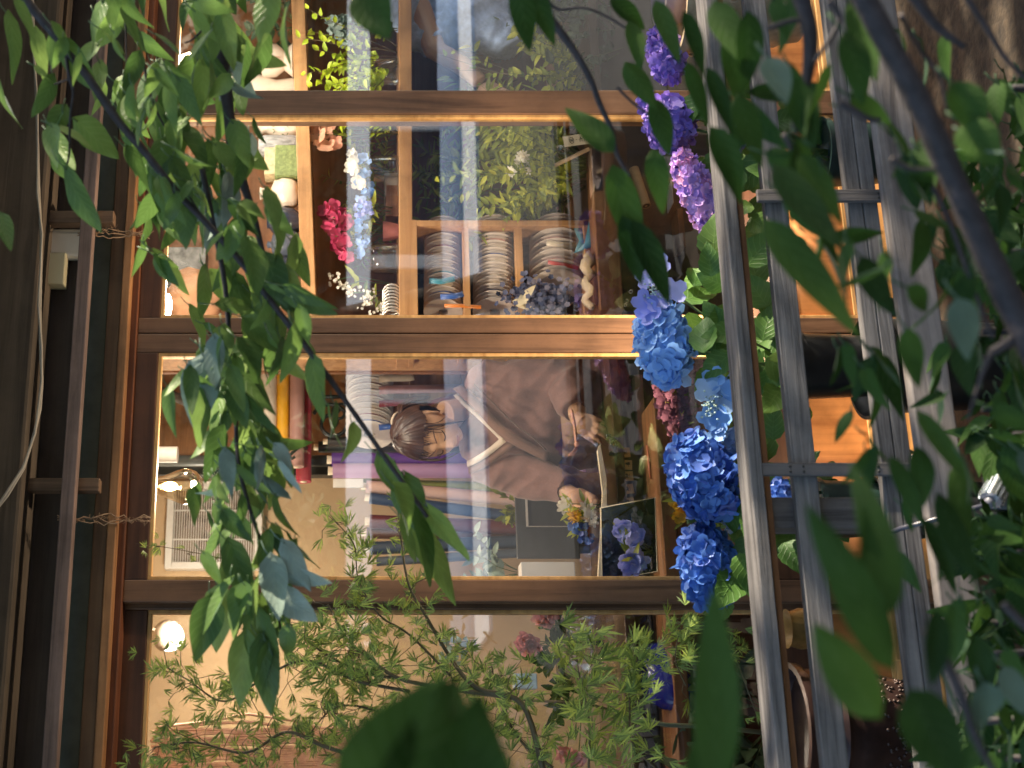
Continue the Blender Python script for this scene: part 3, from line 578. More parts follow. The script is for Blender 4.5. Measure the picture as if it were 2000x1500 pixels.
def ribbon(label, pts, Y, wpx, mat, group=None):
    q = MB(); vs = []; P3 = [A(x, y, Y + (z if len(r_) else 0)) for (x, y, *r_) in pts for z in [r_[0] if r_ else 0]]
    s = S(pts[0][1], Y)*wpx*.5; n = len(P3)
    for i, p in enumerate(P3):
        d = (P3[min(i+1,n-1)] - P3[max(i-1,0)]).normalized(); wv = d.cross(V((0,-1,0))).normalized(); vs += [p - wv*s + V((0,.0008,0)), p + wv*s - V((0,.0008,0))]
    q.add(vs, [(2*i, 2*i+1, 2*i+3, 2*i+2) for i in range(n-1)]); o = q.build('ribbon_tail', mat); sd_ = o.modifiers.new('solid', 'SOLIDIFY'); sd_.thickness = .0006; tag(o, label, 'ribbon', group); return o
ribbon('orange ribbon tail hanging from the top row of the cabinet', [(868,597),(900,597),(940,600)], .52, 8, rib['orange'])
ribbon('teal ribbon tail hanging from the top row of the cabinet', [(838,548),(862,550),(888,544)], .52, 12, rib['teal'])
ribbon('blue ribbon tail hanging near the end of the top cabinet row', [(860,580),(890,578),(905,574)], .52, 12, rib['blue'])
ribbon('cream ribbon tail hanging from the big pink spools', [(1068,474),(1100,478),(1136,480)], .52, 12, rib['cream'])
ribbon('red ribbon tail hanging from the big red spool', [(1070,512),(1100,516),(1130,524)], .52, 9, rib['red'])
ribbon('teal crumpled ribbon bow at the foot of the ribbon cabinet', [(1128,442,.02),(1140,470,0),(1128,490,.02),(1150,478,-.01),(1160,430,0),(1150,445,.02)], .50, 18, rib['teal'])
# ---- greenery left of the cabinet, in front of the shelf back
bunch('fern_bouquet', 'yellow green fern bouquet with white flowers beside the ribbon cabinet', 'foliage', 1145, 325, .43, 250, 130, 40, .05, .016, 'fern', 31, nl=22)
stemflower('white_daisies', 'white daisies in the fern bouquet behind the tag', 'flowers', (1140, 320, .40), [(1020,318,.33),(1030,330,.33),(1000,330,.34),(1018,300,.34)], .020, 'p_white', 18, k=9, per=2, sp=.01, cup=.1)
bunch('trailing_vine', 'thin trailing vine with lime leaves hanging from a hook', 'foliage', 945, 240, .66, 90, 120, 6, .03, .018, 'fern', 33, 'twig', nl=12, droop=1.2)
bunch('fern_backdrop', 'yellow green fern mass filling the shelf back beside the ribbon cabinet', 'foliage', 1150, 340, .72, 330, 210, 40, .06, .018, 'fern', 39, nl=20)
bunch('grass_clump', 'dark olive grasses hanging along the shelf back', 'foliage', 910, 360, .85, 120, 260, 16, .06, .012, 'fern', 34, nl=16, droop=.6)
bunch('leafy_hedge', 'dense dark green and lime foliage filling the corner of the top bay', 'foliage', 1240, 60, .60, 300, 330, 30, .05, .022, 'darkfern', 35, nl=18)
bunch('lime_bush', 'lime and olive leafy bush under the arm of the person in denim', 'foliage', 1160, 140, .40, 190, 130, 16, .04, .018, 'fern', 36, nl=15)
bunch('stepping_twigs', 'pale bare twigs with a few lime leaves under the denim arm', 'foliage', 1010, 150, .46, 160, 60, 4, .03, .015, 'lime', 37, 'twig', nl=3)
q = MB(); pts = [A(x, y, .5) for x, y in ((922,228),(928,236),(921,246),(912,252),(918,262))]; q.tube(pts, .002, 6); q.lathe(A(935, 232, .5), [(0,0),(.012,0),(.012,.03),(0,.03)], 12)
tag(q.build('tap_fitting', plain('brass chrome', (.5,.42,.3), .2, .1, metal=.9)), 'small chrome fitting with wire at the top of the fern bouquet', 'fitting')
# handwritten tag
t = thing('price_tag', 'cream handwritten paper tag with a circled mark clipped over the counter', 'tag', A(1125, 270, .33))
def onquad(q, c4p, polys, off):
    a, b, c_, d = c4p; n = (b-a).cross(d-a).normalized(); n = n if n.y < 0 else -n
    for P in polys:
        for (u0, v0), (u1, v1), w_ in P:
            p0 = a + (b-a)*u0 + (d-a)*v0; p1 = a + (b-a)*u1 + (d-a)*v1; e = (p1-p0); L = e.length; e.normalize(); g = n.cross(e)
            q.obox((p0+p1)*.5 + n*off, e*(L*.5 + w_*.5), g*w_*.5, n*.0004)
Qd = [A(1098,267,.33), A(1140,261,.33), A(1156,278,.33), A(1103,287,.33)]; Qd = [A(1098,267,.33), A(1154,258,.33), A(1159,279,.33), A(1103,287,.33)]
n = (Qd[1]-Qd[0]).cross(Qd[3]-Qd[0]).normalized(); q = MB(); q.add([p for p in Qd] + [p + V((0,.001,0)) for p in Qd], [(0,1,2,3),(7,6,5,4),(0,4,5,1),(1,5,6,2),(2,6,7,3),(3,7,4,0)]); q.build('card', M['cream'], t, False)
circ = [((.28+.075*cos(a*pi/6), .5+.30*sin(a*pi/6)), (.28+.075*cos((a+1)*pi/6), .5+.30*sin((a+1)*pi/6)), .0012) for a in range(12)]
strk = [((.25,.35),(.25,.62),.001), ((.25,.62),(.28,.45),.001), ((.28,.45),(.31,.62),.001), ((.31,.62),(.31,.35),.001), ((.43,.5),(.47,.5),.001),
        ((.56,.72),(.60,.28),.0013), ((.60,.28),(.64,.72),.0013), ((.55,.5),(.66,.46),.0013), ((.70,.35),(.73,.55),.0013), ((.77,.33),(.71,.72),.0013), ((.81,.4),(.86,.38),.0012), ((.86,.38),(.81,.62),.0012), ((.81,.62),(.88,.6),.0012)]
q = MB(); onquad(q, Qd, [circ, strk], .0012); q.build('writing', M['dark'], t, False)
q = MB(); a, b = A(1084, 323, .35), A(1150, 291, .35); q.tube([a, b], .0065, 10); tag(q.build('wooden_dowel', plain('pale dowel', (.55,.40,.26), .6, .1)), 'pale wooden dowel propped below the handwritten tag', 'stick')
glassjar('small glass jar of dried flowers under the handwritten tag', 1085, 1112, 297, 15, .38)
# ================================================================= counters, back of the shop
t = thing('work_counter', 'long dark work counter behind the doors with brown front ledge', 'counter', (0, .7, 0))
ztop = ZA(1192, .5)
q = MB(); q.box((XA(1640, .5), .5, ztop-.03), (XA(-300,.5), 1.02, ztop)); q.build('top', wood('dark counter top', (.07,.04,.022), (.03,.018,.012), 'x', 1, .3, .1), t, False, .003)
q = MB(); q.box((XA(1640, .5), .56, .05), (XA(-300,.5), .98, ztop-.03)); q.build('front', plain('dark stained front', (.035,.02,.014), .5, .4, 8), t, False)
q = MB(); a, b = A(1276, 1640, .34), A(1302, 775, .34); q.box((a.x, .34, b.z), (b.x, .555, A(1276, 775, .34).z)); q.build('ledge', M['counter'], t, False, .003)
q = MB(); a, b = A(1302.5, 1640, .36), A(1500, 775, .36); q.box((a.x, .36, b.z), (b.x, .55, A(1303, 775, .36).z)); q.build('plinth', plain('red brown plinth', (.12,.05,.025), .4, .3, 10), t, False)
q = MB(); a, b = A(1168, 615, .44), A(1190, 240, .44); q.box((a.x, .40, b.z), (b.x, .499, a.z)); q.build('front_board', M['counter'], t, False, .004)
q = MB(); a, b = A(1152, 392, .46), A(1175, 288, .40); q.box((a.x, .40, b.z), (b.x, .455, a.z)); tag(q.build('wood_offcut', plain('pale pink wood', (.58,.36,.25), .6, .1, 14, stretch=(1,30,30)), None, False, .004), 'pale wood offcut lying on the counter edge below the tag', 'wood')
q = MB(); a, b = A(1132, 615, .42), A(1164, 440, .42)
pts = [A(1158 - 16*abs(sin(k*.7)), 600-7*k, .43+.01*sin(k)) for k in range(16)]; q.tube(pts, [(.02, .012)]*16, 6)
tag(q.build('cream_cloth', plain('cream cloth', (.62,.5,.36), .9, .1, 20)), 'folded cream cloth strip along the counter edge under the ribbon cabinet', 'cloth')
q = MB(); c = A(1060, 585, .47); rr = random.Random(8)
for i in range(420):
    p = c + V((rr.gauss(0,.032), rr.gauss(0,.02), rr.gauss(0,.05))); q.floret(p, (rr.uniform(-1,1), -1, rr.uniform(-.5,1)), .009, rr.random()*6, 5, .2)
tag(q.build('dried_statice', island('dusty blue statice', [(0,(.06,.08,.17)),(.6,(.16,.18,.32)),(1,(.3,.28,.38))], .8, .2)), 'bunch of dusty blue dried statice before the ribbon cabinet', 'flowers')
q = MB(); a = A(1012, 598, .44); q.leaf(a, V((.02,-.2,-.4)).lerp(V((.7,0,.05)), .4), (0,-1,.2), .09, .03, shape='ovate'); q.leaf(A(1000,588,.44), (-.3,0,-1), (0,-1,.2), .085, .03, shape='ovate')
tag(q.build('paper_scrap', M['cream']), 'cream curled paper petal on the blue statice', 'paper')
# under-counter clutter, right bay
t = thing('paper_scroll', 'rolled tan paper scroll leaning in the dark under the counter', 'scroll', A(1245, 380, .48))
q = MB(); a, b = A(1262, 402, .47), A(1238, 330, .5); q.tube([a, b], .016, 14); q.build('roll', plain('tan paper', (.50,.33,.17), .8, .1), t, auto=.6)
q = MB(); d = (a-b).normalized(); q.lathe(a, [(.004,.001),(.011,.0015),(.012,.001)], 14, d); q.build('roll_end', M['dark'], t)
q = MB(); q.box(A(1316, 396, .46), A(1300, 372, .54)); tag(q.build('grey_tin', M['white'], None, False, .003), 'small white box in the dark under the counter by the lilac hydrangea', 'box')
q = MB(); q.box(A(1340, 480, .46), A(1310, 430, .55)); tag(q.build('wooden_crate_end', M['counter'], None, False, .003), 'brown crate end in the dark under the counter', 'crate')
for k, (ix, iy) in enumerate(((1232,570),(1224,588),(1221,596))):
    q = MB(); q.lathe(A(ix, iy, .47), [(.0035,-.002),(.007,-.002),(.007,.002),(.0035,.002),(.0035,-.002)], 14, (0,-1,.3)); tag(q.build('metal_eyelet', bpy.data.materials['silver wire ring']), ['metal eyelet ring on the dark counter front, uppermost of three', 'metal eyelet ring on the dark counter front, middle of three', 'metal eyelet ring on the dark counter front, nearest the door stile'][k], 'ring', 'eyelets on the counter')
# ---- wall of planks behind the woman, upper right of the middle door
t = thing('plank_partition', 'short partition wall of horizontal pine planks behind the ribbon rolls', 'partition', A(600, 790, 1.75))
xl, xr = XA(905, 1.75), XA(560, 1.75)
for k in range(9):
    q = MB(); z0 = ZA(300 + 100*(k+1), 1.75); q.box((xl, 1.75, z0+.002), (xr, 1.78, ZA(300+100*k, 1.75)-.001)); q.build('plank', M['wall_plank'], t, False, .002)
q = MB(); q.box((xl-.05, 1.74, .03), (xl-.0005, 1.80, 2.6)); q.build('post', M['dark'], t, False, .003)
q = MB(); xx = XA(900, 1.6); q.tube([(xx, 1.6, 1.62), (xx, 1.6, 2.58)], .022, 14); 
tag(q.build('stove_pipe', plain('grey galvanised pipe', (.10,.11,.11), .4, .2, 12)), 'dark grey pipe rising beside the hanging paper rolls', 'pipe')
q = MB(); q.tube([A(303,760,1.5), A(380,790,1.5)], .02, 10); tag(q.build('ceiling_log', plain('dark bark log', (.10,.08,.07), .9, .5, 20, bump=.8)), 'dark rough log under the shop ceiling above the plank wall', 'log')
# hanging horizontal paper rolls on an iron bracket
cols = dict(pink=(.78,.33,.27), cream=(.78,.70,.58), yellow=(.85,.45,.02), mauve=(.45,.25,.22), red=(.42,.03,.07))
for nm, i0, i1, y0, y1, Y in (('pink',477,509,640,886,1.3),('cream',508,542,640,905,1.3),('yellow',541,566,640,895,1.32),('mauve',567,596,640,912,1.3),('red',580,610,640,941,1.38)):
    c0, c1 = A((i0+i1)/2, y0, Y), A((i0+i1)/2-2, y1, Y); r = (i1-i0)*.5*S(y1, Y)
    t = thing('paper_roll', f'{nm} wrapping paper roll hanging level on the iron bracket', 'paper roll', (c0+c1)/2, 'paper rolls on the iron bracket')
    q = MB(); q.tube([c0, c1], r, 24); q.build('roll', plain('paper ' + nm, cols[nm], .55, .05, 6), t, auto=.6)
    q = MB(); d = (c1-c0).normalized(); q.lathe(c1, [(0,.0012),(r*.45,.0012),(r*.45,-.02)], 18, d); q.build('core', M['cream'], t)
    if nm in ('pink','cream'):
        q = MB(); g = A(i0+8, y1-18, Y-r/S(y1,Y)*S(y1,Y)*.98)
        for j in range(5): q.box(A(i0+8+j*2.6, y1-12-3, Y-r*1.01), A(i0+9.4+j*2.6, y1-4-(j%2)*3, Y-r*.96))
        q.build('printing', M['dark'], t, False)
t = thing('iron_bracket', 'black wrought iron scroll bracket carrying the paper rolls', 'bracket', A(650, 815, 1.5))
def scroll(cx, cy, r0, turns, Y, a0, sgn=1): return [A(cx + r0*(1-u*.85)*cos(a0+sgn*u*turns*2*pi), cy + r0*(1-u*.85)*sin(a0+sgn*u*turns*2*pi), Y) for u in [i/30 for i in range(31)]]
q = MB(); q.tube(scroll(648, 826, 40, 1.6, 1.5, 3.6), .0075, 8); q.tube(scroll(664, 806, 20, 1.5, 1.5, 0, -1), .006, 8); q.build('scroll', M['black'], t)
q = MB(); q.tube([A(606, 776, 1.5), A(690, 774, 1.5)], .008, 8); q.tube([A(604, 776, 1.5), A(604, 880, 1.5)], .008, 8); q.tube([A(604, 880, 1.46), A(590, 868, 1.2), A(571, 884, 1.2), A(566, 890, 1.2), A(570, 896, 1.2), A(576, 892, 1.2)], .006, 8); q.tube([A(592,690,1.2), A(596,712,1.2), A(585,716,1.2)], .006, 8); q.build('arm', M['black'], t)
# row of big spools with ribbon tails
spool_row('large row behind the woman', 722, 700, 846, 13, 46, 1.42, ['white','white','orange','white','cream','white','dusty','white','pink','white','cream','wine','blue'], reel, 'large spools behind the woman')
for lab, iy, w_, x1, cn in (('orange',698,10,836,'orange'),('white',719,13,905,'white'),('white',738,14,808,'cream'),('dusty pink',760,17,905,'dusty'),('wine red',786,14,812,'wine'),('royal blue',832,12,775,'blue')):
    o = ribbon(f'{lab} ribbon tail hanging down from the large spools', [(740,iy+3),(760,iy+1),(800,iy),(x1,iy-2 if cn != 'wine' else iy+6)], 1.34, w_, rib[cn], 'ribbon tails behind the woman')
    o['label'] = {'cream':'short white ribbon tail hanging next to the long white tail','white':'long white ribbon tail hanging beside the door stile'}.get(cn, o['label'])
ribbon('wine red ribbon looping above the head of the woman', [(800,794),(830,790),(860,780),(890,772)], 1.34, 9, rib['wine'])
q = MB(); q.box(A(1000, 740, 1.7), A(600, 690, 1.74))
# leaning vertical rolls
rc = [('dark brown',(.05,.04,.04),640,1000,853,872,1.55,0),('black',(.03,.03,.035),622,1000,862,884,1.62,0),('purple',(.14,.05,.32),648,1000,884,912,1.45,0),('lilac',(.50,.30,.52),650,1010,905,934,1.4,0),('olive green',(.24,.28,.05),705,1010,935,958,1.46,8),('pale pink',(.72,.48,.40),715,1015,938,962,1.36,28),('navy',(.03,.06,.13),722,1040,962,984,1.36,40),('maroon',(.14,.03,.03),722,1050,1005,1032,1.36,14),('brown',(.16,.08,.05),716,1050,1030,1052,1.4,6),('dark blue grey',(.05,.07,.10),722,1050,1058,1084,1.38,-14),('slate',(.10,.12,.14),735,1080,1088,1106,1.36,-20)]
for nm, c, i0, i1, y0, y1, Y, sl in rc:
    top, bot = A(i0, (y0+y1)/2, Y), A(i1+250, (y0+y1)/2+sl*1.8, Y-.0); r = (y1-y0)*.5*S(y0, Y)
    t = thing('standing_paper_roll', f'{nm} paper roll standing upright against the back of the shop', 'paper roll', bot, 'upright paper rolls')
    q = MB(); q.tube([bot, top], r, 22); q.build('roll', plain('roll ' + nm, c, .45, .12, 8), t, auto=.6)
    q = MB(); d = (top-bot).normalized(); q.lathe(top, [(r*.55,-.001),(r*.6,.018),(r*.45,.018),(r*.4,-.02)], 16, d); q.build('core', M['cream'], t)
q = MB(); q.obox(A(680, 944, 1.3), V((.0,0,.055)), V((.016,0,0)), V((0,.004,0))); tag(q.build('silver_ruler', M['white'], None, False, .001), 'short white folded card tucked above the lilac roll', 'card')
# wall fan
t = thing('wall_fan_vent', 'white square louvred wall fan vent behind the pear bulb', 'vent', A(417, 1028, 2.58)); Y = 2.56
a, b = A(322, 1113, Y), A(515, 942, Y); fw_ = 14*S(1028, Y)
q = MB(); q.box((a.x, Y-.03, b.z), (b.x, Y+.035, b.z+fw_)); q.box((a.x, Y-.03, a.z-fw_), (b.x, Y+.035, a.z)); q.box((a.x, Y-.029, b.z+fw_), (a.x+fw_, Y+.035, a.z-fw_)); q.box((b.x-fw_, Y-.029, b.z+fw_), (b.x, Y+.035, a.z-fw_)); q.build('frame', M['white'], t, False, .004)
for k in range(30):
    pass
q = MB(); nz = 34
for k in range(nz):
    z = b.z+fw_ + (a.z-b.z-2*fw_)*(k+.5)/nz; q.box((a.x+fw_, Y-.022, z-.0016), (b.x-fw_, Y-.016, z+.0016))
for u in (.33, .66): xx = a.x + (b.x-a.x)*u; q.box((xx-.003, Y-.028, b.z+fw_), (xx+.003, Y-.023, a.z-fw_))
q.build('grille', M['white'], t, False)
cc = (a+b)*.5; q = MB()
for k in range(5):
    an = k*2*pi/5; u = V((cos(an),0,sin(an))); g = V((-sin(an),0,cos(an)))
    P = [cc + u*.04 + g*.02 + V((0,.0,0)), cc + u*.14 + g*.06 + V((0,-.008,0)), cc + u*.15 - g*.01 + V((0,.015,0)), cc + u*.04 - g*.02 + V((0,.012,0))]; q.add(P + [p + V((0,.003,0)) for p in P], [(0,1,2,3),(7,6,5,4),(0,4,5,1),(1,5,6,2),(2,6,7,3),(3,7,4,0)])
q.lathe(cc + V((0,.03,0)), [(0,-.05),(.045,-.05),(.05,-.02),(.05,.0)], 20, (0,1,0)); q.build('fan', plain('taupe fan blades', (.22,.16,.13), .5, .1), t)
q = MB(); q.box((a.x+fw_, Y+.030, b.z+fw_), (b.x-fw_, Y+.035, a.z-fw_)); q.build('back_plate', plain('brown duct', (.30,.22,.16), .8, .2), t, False)
# slate board / laptop leaning left of the woman and the work top items
t = thing('display_panel', 'dark grey display panel standing on the counter left of the woman', 'panel', A(1130, 1020, .9))
q = MB(); q.obox(A(1068, 1016, .95), V((.13,0,0)), V((0,.006,0)), V((0,0,.105))); q.build('board', plain('dark slate', (.07,.075,.075), .35, .2, 6), t, False, .003)
q = MB(); a = A(1032, 1020, .93); 
for (x0_, y0_, x1_, y1_) in ((1028,1028,1110,1028.8),(1028,950,1028.8,1028)): q.box(A(x0_, y1_, .935), A(x1_, y0_, .94))
q.build('white_line', M['white'], t, False)
t = thing('paper_stack', 'stack of white paper sheets lying under the slate panel at the door stile', 'paper', A(1125, 1100, .85))
for k in range(3):
    q = MB(); q.box(A(1010, 1128, .86), A(1124, 1110-3*k, .84+.01*k)) ; 
q = MB(); q.box(A(1124, 1128, .82), A(1012, 1106, .90)); q.build('sheets', M['white'], t, False, .002)
# pale board edge running along the front of the counter + labels on the dark front
q = MB(); a, b, c_ = A(1173, 868, .49), A(1190, 1166, .47), A(1190, 868, .49)
P = [A(1172,868,.48), A(1184,935,.48), A(1187,1166,.47), A(1167,1166,.47), A(1178,960,.48), A(1168,880,.48)]
q.add(P + [p + V((0,.02,0)) for p in P], [tuple(range(6)), tuple(reversed(range(6,12)))] + [(i, (i+1)%6, (i+1)%6+6, i+6) for i in range(6)])
tag(q.build('pale_board', M['cream'], None, False, .001), 'long cream paper board on the counter under the hands of the woman', 'board')
for k, (ix, iy) in enumerate(((1221,884),(1225,908),(1227,930),(1228,955),(1230,981))):
    t = thing('small_card', ['cream card with a dark handwritten character, nearest the hand of the woman', 'cream card with a smeared dark stroke, second from the hand of the woman', 'cream card with a dark character, middle of the row of five', 'cream card with a dark character, fourth along the counter front', 'cream card half hidden by the framed board at the end of the row'][k], 'card', A(ix, iy, .548), 'row of cream cards on the dark counter front')
    r_ = [.06,-.05,.04,.12,.2][k]; s = S(iy,.55)*9.5; U = V((cos(r_),0,sin(r_)))*s; W_ = V((-sin(r_),0,cos(r_)))*s; c_ = A(ix, iy, .548)
    q = MB(); q.obox(c_, U, W_, V((0,.0012,0))); q.build('card', plain('card cream', (.62,.45,.22), .7, .08) if k == 0 else bpy.data.materials['card cream'], t, False)
    # characters read with the picture: image right = world down, image down = world left
    ex, ey = -W_, -U; q = MB(); o_ = c_ + V((0,-.0018,0)); sd_ = random.Random(k+40)
    def st(u0, v0, u1, v1, w_=.0012): 
        p0, p1 = o_ + ex*u0 + ey*v0, o_ + ex*u1 + ey*v1; e = (p1-p0); L = e.length; e.normalize(); q.obox((p0+p1)*.5, e*L*.5, e.cross(V((0,1,0)))*w_, V((0,.0004,0)))
    if k == 1: st(-.4,-.2,.5,-.4,.003); st(-.1,.0,.5,-.2,.002)
    else:
        for g in ((-.6,-.35,.0,-.35),(-.65,.0,.05,-.05),(-.3,-.6,-.3,.1),(-.5,.35,-.3,.05),(-.3,.05,-.02,.4),(-.55,.2,-.08,.2)): st(*g)
    for v_ in (.55,.7): st(.25,-.5,.32,.5,.0005)
    q.build('writing', M['dark'], t, False)
q = MB(); q.tube([A(1264,870,.335), A(1268,905,.33), A(1271,935,.335)], [.0025,.005,.003], 6); tag(q.build('copper_ribbon', rib['orange'] and plain('copper ribbon', (.5,.16,.08), .5, .1)), 'thin copper coloured strip lying against the counter front', 'ribbon')
q = MB(); rr = random.Random(2)
for i in range(26): q.ell(A(rr.uniform(1186,1204), rr.uniform(850,888), .50), (.006,.006,.006), 8, 6)
tag(q.build('black_beads', M['black']), 'small pile of shiny black beads by the hand of the woman', 'beads')
q = MB(); q.box(A(1264, 862, .52), A(1196, 800, .9)); tag(q.build('brown_box', plain('dusty brown card', (.28,.14,.11), .7, .1), None, False, .004), 'dusty pink brown box under the hanging sleeve of the woman', 'box')
# framed dark boards with blue iris
t = thing('framed_board', 'dark glossy framed board with blue irises standing at the door stile', 'frame', A(1230, 1055, .30))
P = [A(1173,992,.31), A(1279,972,.31), A(1284,1116,.31), A(1176,1135,.31)]; n = V((0,1,0)); q = MB(); q.add(P + [p + V((0,.012,0)) for p in P], [(0,1,2,3),(7,6,5,4),(0,4,5,1),(1,5,6,2),(2,6,7,3),(3,7,4,0)]); q.build('board', plain('black gloss board', (.012,.015,.012), .12, .2, 5), t, False)
q = MB(); q.tube(P + [P[0]], .002, 6); q.build('edge', M['cream'], t)
stemflower('blue_iris', 'two lavender blue irises before the dark framed board', 'flowers', (1275, 1075, .27), [(1225,1035,.24),(1235,1048,.24),(1228,1050,.25),(1228,1100,.24),(1240,1090,.24),(1236,1112,.24),(1245,1100,.25),(1215,1030,.25)], .026, 'p_lav', 51, per=3, sp=.012, k=4)
stemflower('yellow_flowers', 'golden yellow blurred flowers below the framed board by the blue hydrangea', 'flowers', (1370, 1000, .25), [(1318,985,.25),(1330,1000,.25),(1342,1010,.25)], .02, 'p_yel', 52, per=2, sp=.02)
# bouquet on the counter
stemflower('mixed_bouquet', 'mixed bouquet of white and blue flowers held by the woman', 'bouquet', (1175, 985, .55), [(1105,985,.50),(1098,990,.50),(1150,1000,.48),(1156,1015,.48),(1145,990,.49)], .020, 'p_white', 53, k=6, per=2, sp=.008, cup=.15)
stemflower('yellow_daisy', 'single bright yellow daisy in the bouquet', 'flower', (1172, 1000, .54), [(1121,1008,.47)], .02, 'p_yel', 54, k=8, per=3, sp=.004)
stemflower('blue_filler', 'small blue flowers at the lower edge of the bouquet', 'flowers', (1172, 1010, .54), [(1120,1030,.48),(1135,1045,.48),(1150,1052,.48),(1128,1022,.49),(1140,1030,.49)], .009, 'p_deep', 55, per=9, sp=.014)
q = MB(); rr = random.Random(12)
for i in range(900):
    u = rr.random(); c_ = A(1150 + rr.gauss(0,12), 935+rr.gauss(0,24), .50 + rr.uniform(-.04,.04)); q.leaf(c_, (rr.uniform(-1,1), rr.uniform(-.6,.6), rr.uniform(0,1)), (0,-1,0), .018, .0022, rows=1, fold=0)
tag(q.build('dried_grass_bouquet', M['fluff']), 'fluffy tan and pink dried grasses lying on the counter before the woman', 'dried grass')
bunch('bouquet_greens', 'grey green leaf sprigs standing on the counter by the left door stile', 'foliage', 1010, 1120, .55, 110, 60, 6, .05, .022, 'leaf_blue', 56, nl=9)
bunch('basket_greens', 'green leaves at the base of the dark slate panel', 'foliage', 1010, 985, 1.2, 40, 60, 6, .05, .02, 'fern', 57, nl=6)
stemflower('mauve_astilbe', 'dried mauve astilbe plume lying behind the glass by the blue hydrangea', 'flowers', (1370, 800, .24), [(1305,775,.20),(1315,800,.2),(1325,825,.2),(1330,850,.2),(1345,740,.2),(1350,720,.2),(1340,700,.2),(1310,790,.21),(1330,810,.21),(1345,780,.21)], .010, 'p_mauve', 58, per=60, sp=.036)  # plume added in place of a hydrangea reflection on the glass
q = MB(); q.box(A(1150, 700, .95), A(1018, 630, 1.1)); 
for i in range(len(q.v)): pass
q = MB(); c_ = A(1085, 690, 1.1); q.ell(c_, (.10,.07,.11), 16, 10)
for i in range(len(q.v)): v_ = V(q.v[i]); q.v[i] = tuple(v_ + (v_-c_).normalized()*noise.noise(v_*11)*.035)
tag(q.build('kraft_bag', plain('orange brown kraft paper', (.55,.25,.12), .7, .15, 12, bump=.4)), 'crumpled orange brown kraft paper bag behind the back of the woman', 'bag')
# ================================================================= left bay interior
t = thing('rose_jar', 'large clear glass jar of pink roses on the counter behind the maple', 'jar', A(1198, 1270, .62))
q = MB(); b = A(1200, 1268, .62); s = S(1268, .62); h = A(1092, 1268, .62).z - b.z
q.lathe(b, [(0,.01),(66*s,.01),(70*s,.06*h),(70*s,.72*h),(60*s,.82*h),(62*s,.98*h),(66*s,h)], 30); q.build('glass', M['jar'], t)
stemflower('pink_roses', 'small pink roses with dark leaves standing in the large glass jar', 'flowers', (1180, 1260, .62), [(1065,1212,.55),(1056,1208,.55),(1030,1250,.55),(1036,1262,.55),(1022,1256,.56),(1070,1200,.56),(1130,1480,.5),(1105,1470,.5),(1045,1490,.5)], .022, 'p_pink', 61, per=4, sp=.008, leafmat='leaf_dark', cup=.8)
bunch('rose_leaves', 'dark green rose leaves over the glass jar', 'foliage', 1120, 1290, .66, 110, 170, 10, .05, .028, 'leaf_dark', 62, nl=9)
t = thing('cobalt_vase', 'tall cobalt blue glass vase in the dark left bay', 'vase', A(1340, 1320, .45))  # solid stand-in for the blue hydrangea reflected in the glass
q = MB(); b = A(1345, 1310, .45); s = S(1310, .45); q.lathe(b, [(0,0),(50*s,0),(62*s,.02),(66*s,.05),(58*s,.075),(56*s,.077)], 30); 
q = MB(); q.lathe(A(1345,1320,.45), [(0,0),(78*s,0),(88*s,.04),(80*s,.09),(62*s,.125),(56*s,.13)], 30, rx=.6); q.build('glass', plain('cobalt glass', (.015,.02,.25), .15, .2, 8), t)
q = MB(); rr = random.Random(9); xs = [XA(1520 - i*4.2, 1.9) for i in range(30)]
for i in range(44):
    y0 = 1425 + i*2.6 + rr.uniform(-3,3); x0_ = rr.uniform(290, 330); pts = [A(x0_ + 90*j + 0*i, y0 + rr.uniform(-5,5) - (25*sin(j*.8) if i % 5 == 0 else 0), 1.8) for j in range(8)]; q.tube(pts, .006, 5)
tag(q.build('raffia_curtain', plain('pink raffia', (.62,.36,.26), .8, .25, 20), None), 'hanging pink beige raffia strands on the beige wall behind the maple', 'raffia')
q = MB(); q.box(A(1050, 1345, .9), A(1000, 1318, .95)); tag(q.build('small_blue_frame', plain('pale blue glaze', (.35,.48,.62), .2, .3, 30), None, False, .003), 'small pale blue tile among the maple leaves', 'tile')  # a window reflection, modelled as a pale blue panel
bunch('blueberry_sprig', 'thin sprig with round blue green leaves near the left door stile', 'foliage', 930, 1250, .6, 70, 60, 4, .03, .026, 'leaf_blue', 63, 'twig', nl=6, droop=.2)
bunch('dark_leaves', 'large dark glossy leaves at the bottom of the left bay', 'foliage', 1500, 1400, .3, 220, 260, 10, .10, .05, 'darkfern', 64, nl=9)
q = MB(); q.tube([A(1250,1405,.16), A(1300,1416,.16), A(1400,1420,.16), A(1500,1432,.16)], .006, 8); tag(q.build('green_rod', plain('pale green rod', (.2,.24,.15), .5, .1)), 'pale green rod in the dark left bay', 'rod')
q = MB(); q.tube([A(1000,1365,.16), A(1150,1375,.16), A(1245,1402,.16)], .004, 6); tag(q.build('bent_twig', M['twig']), 'bent brown twig crossing in front of the glass jar', 'twig')
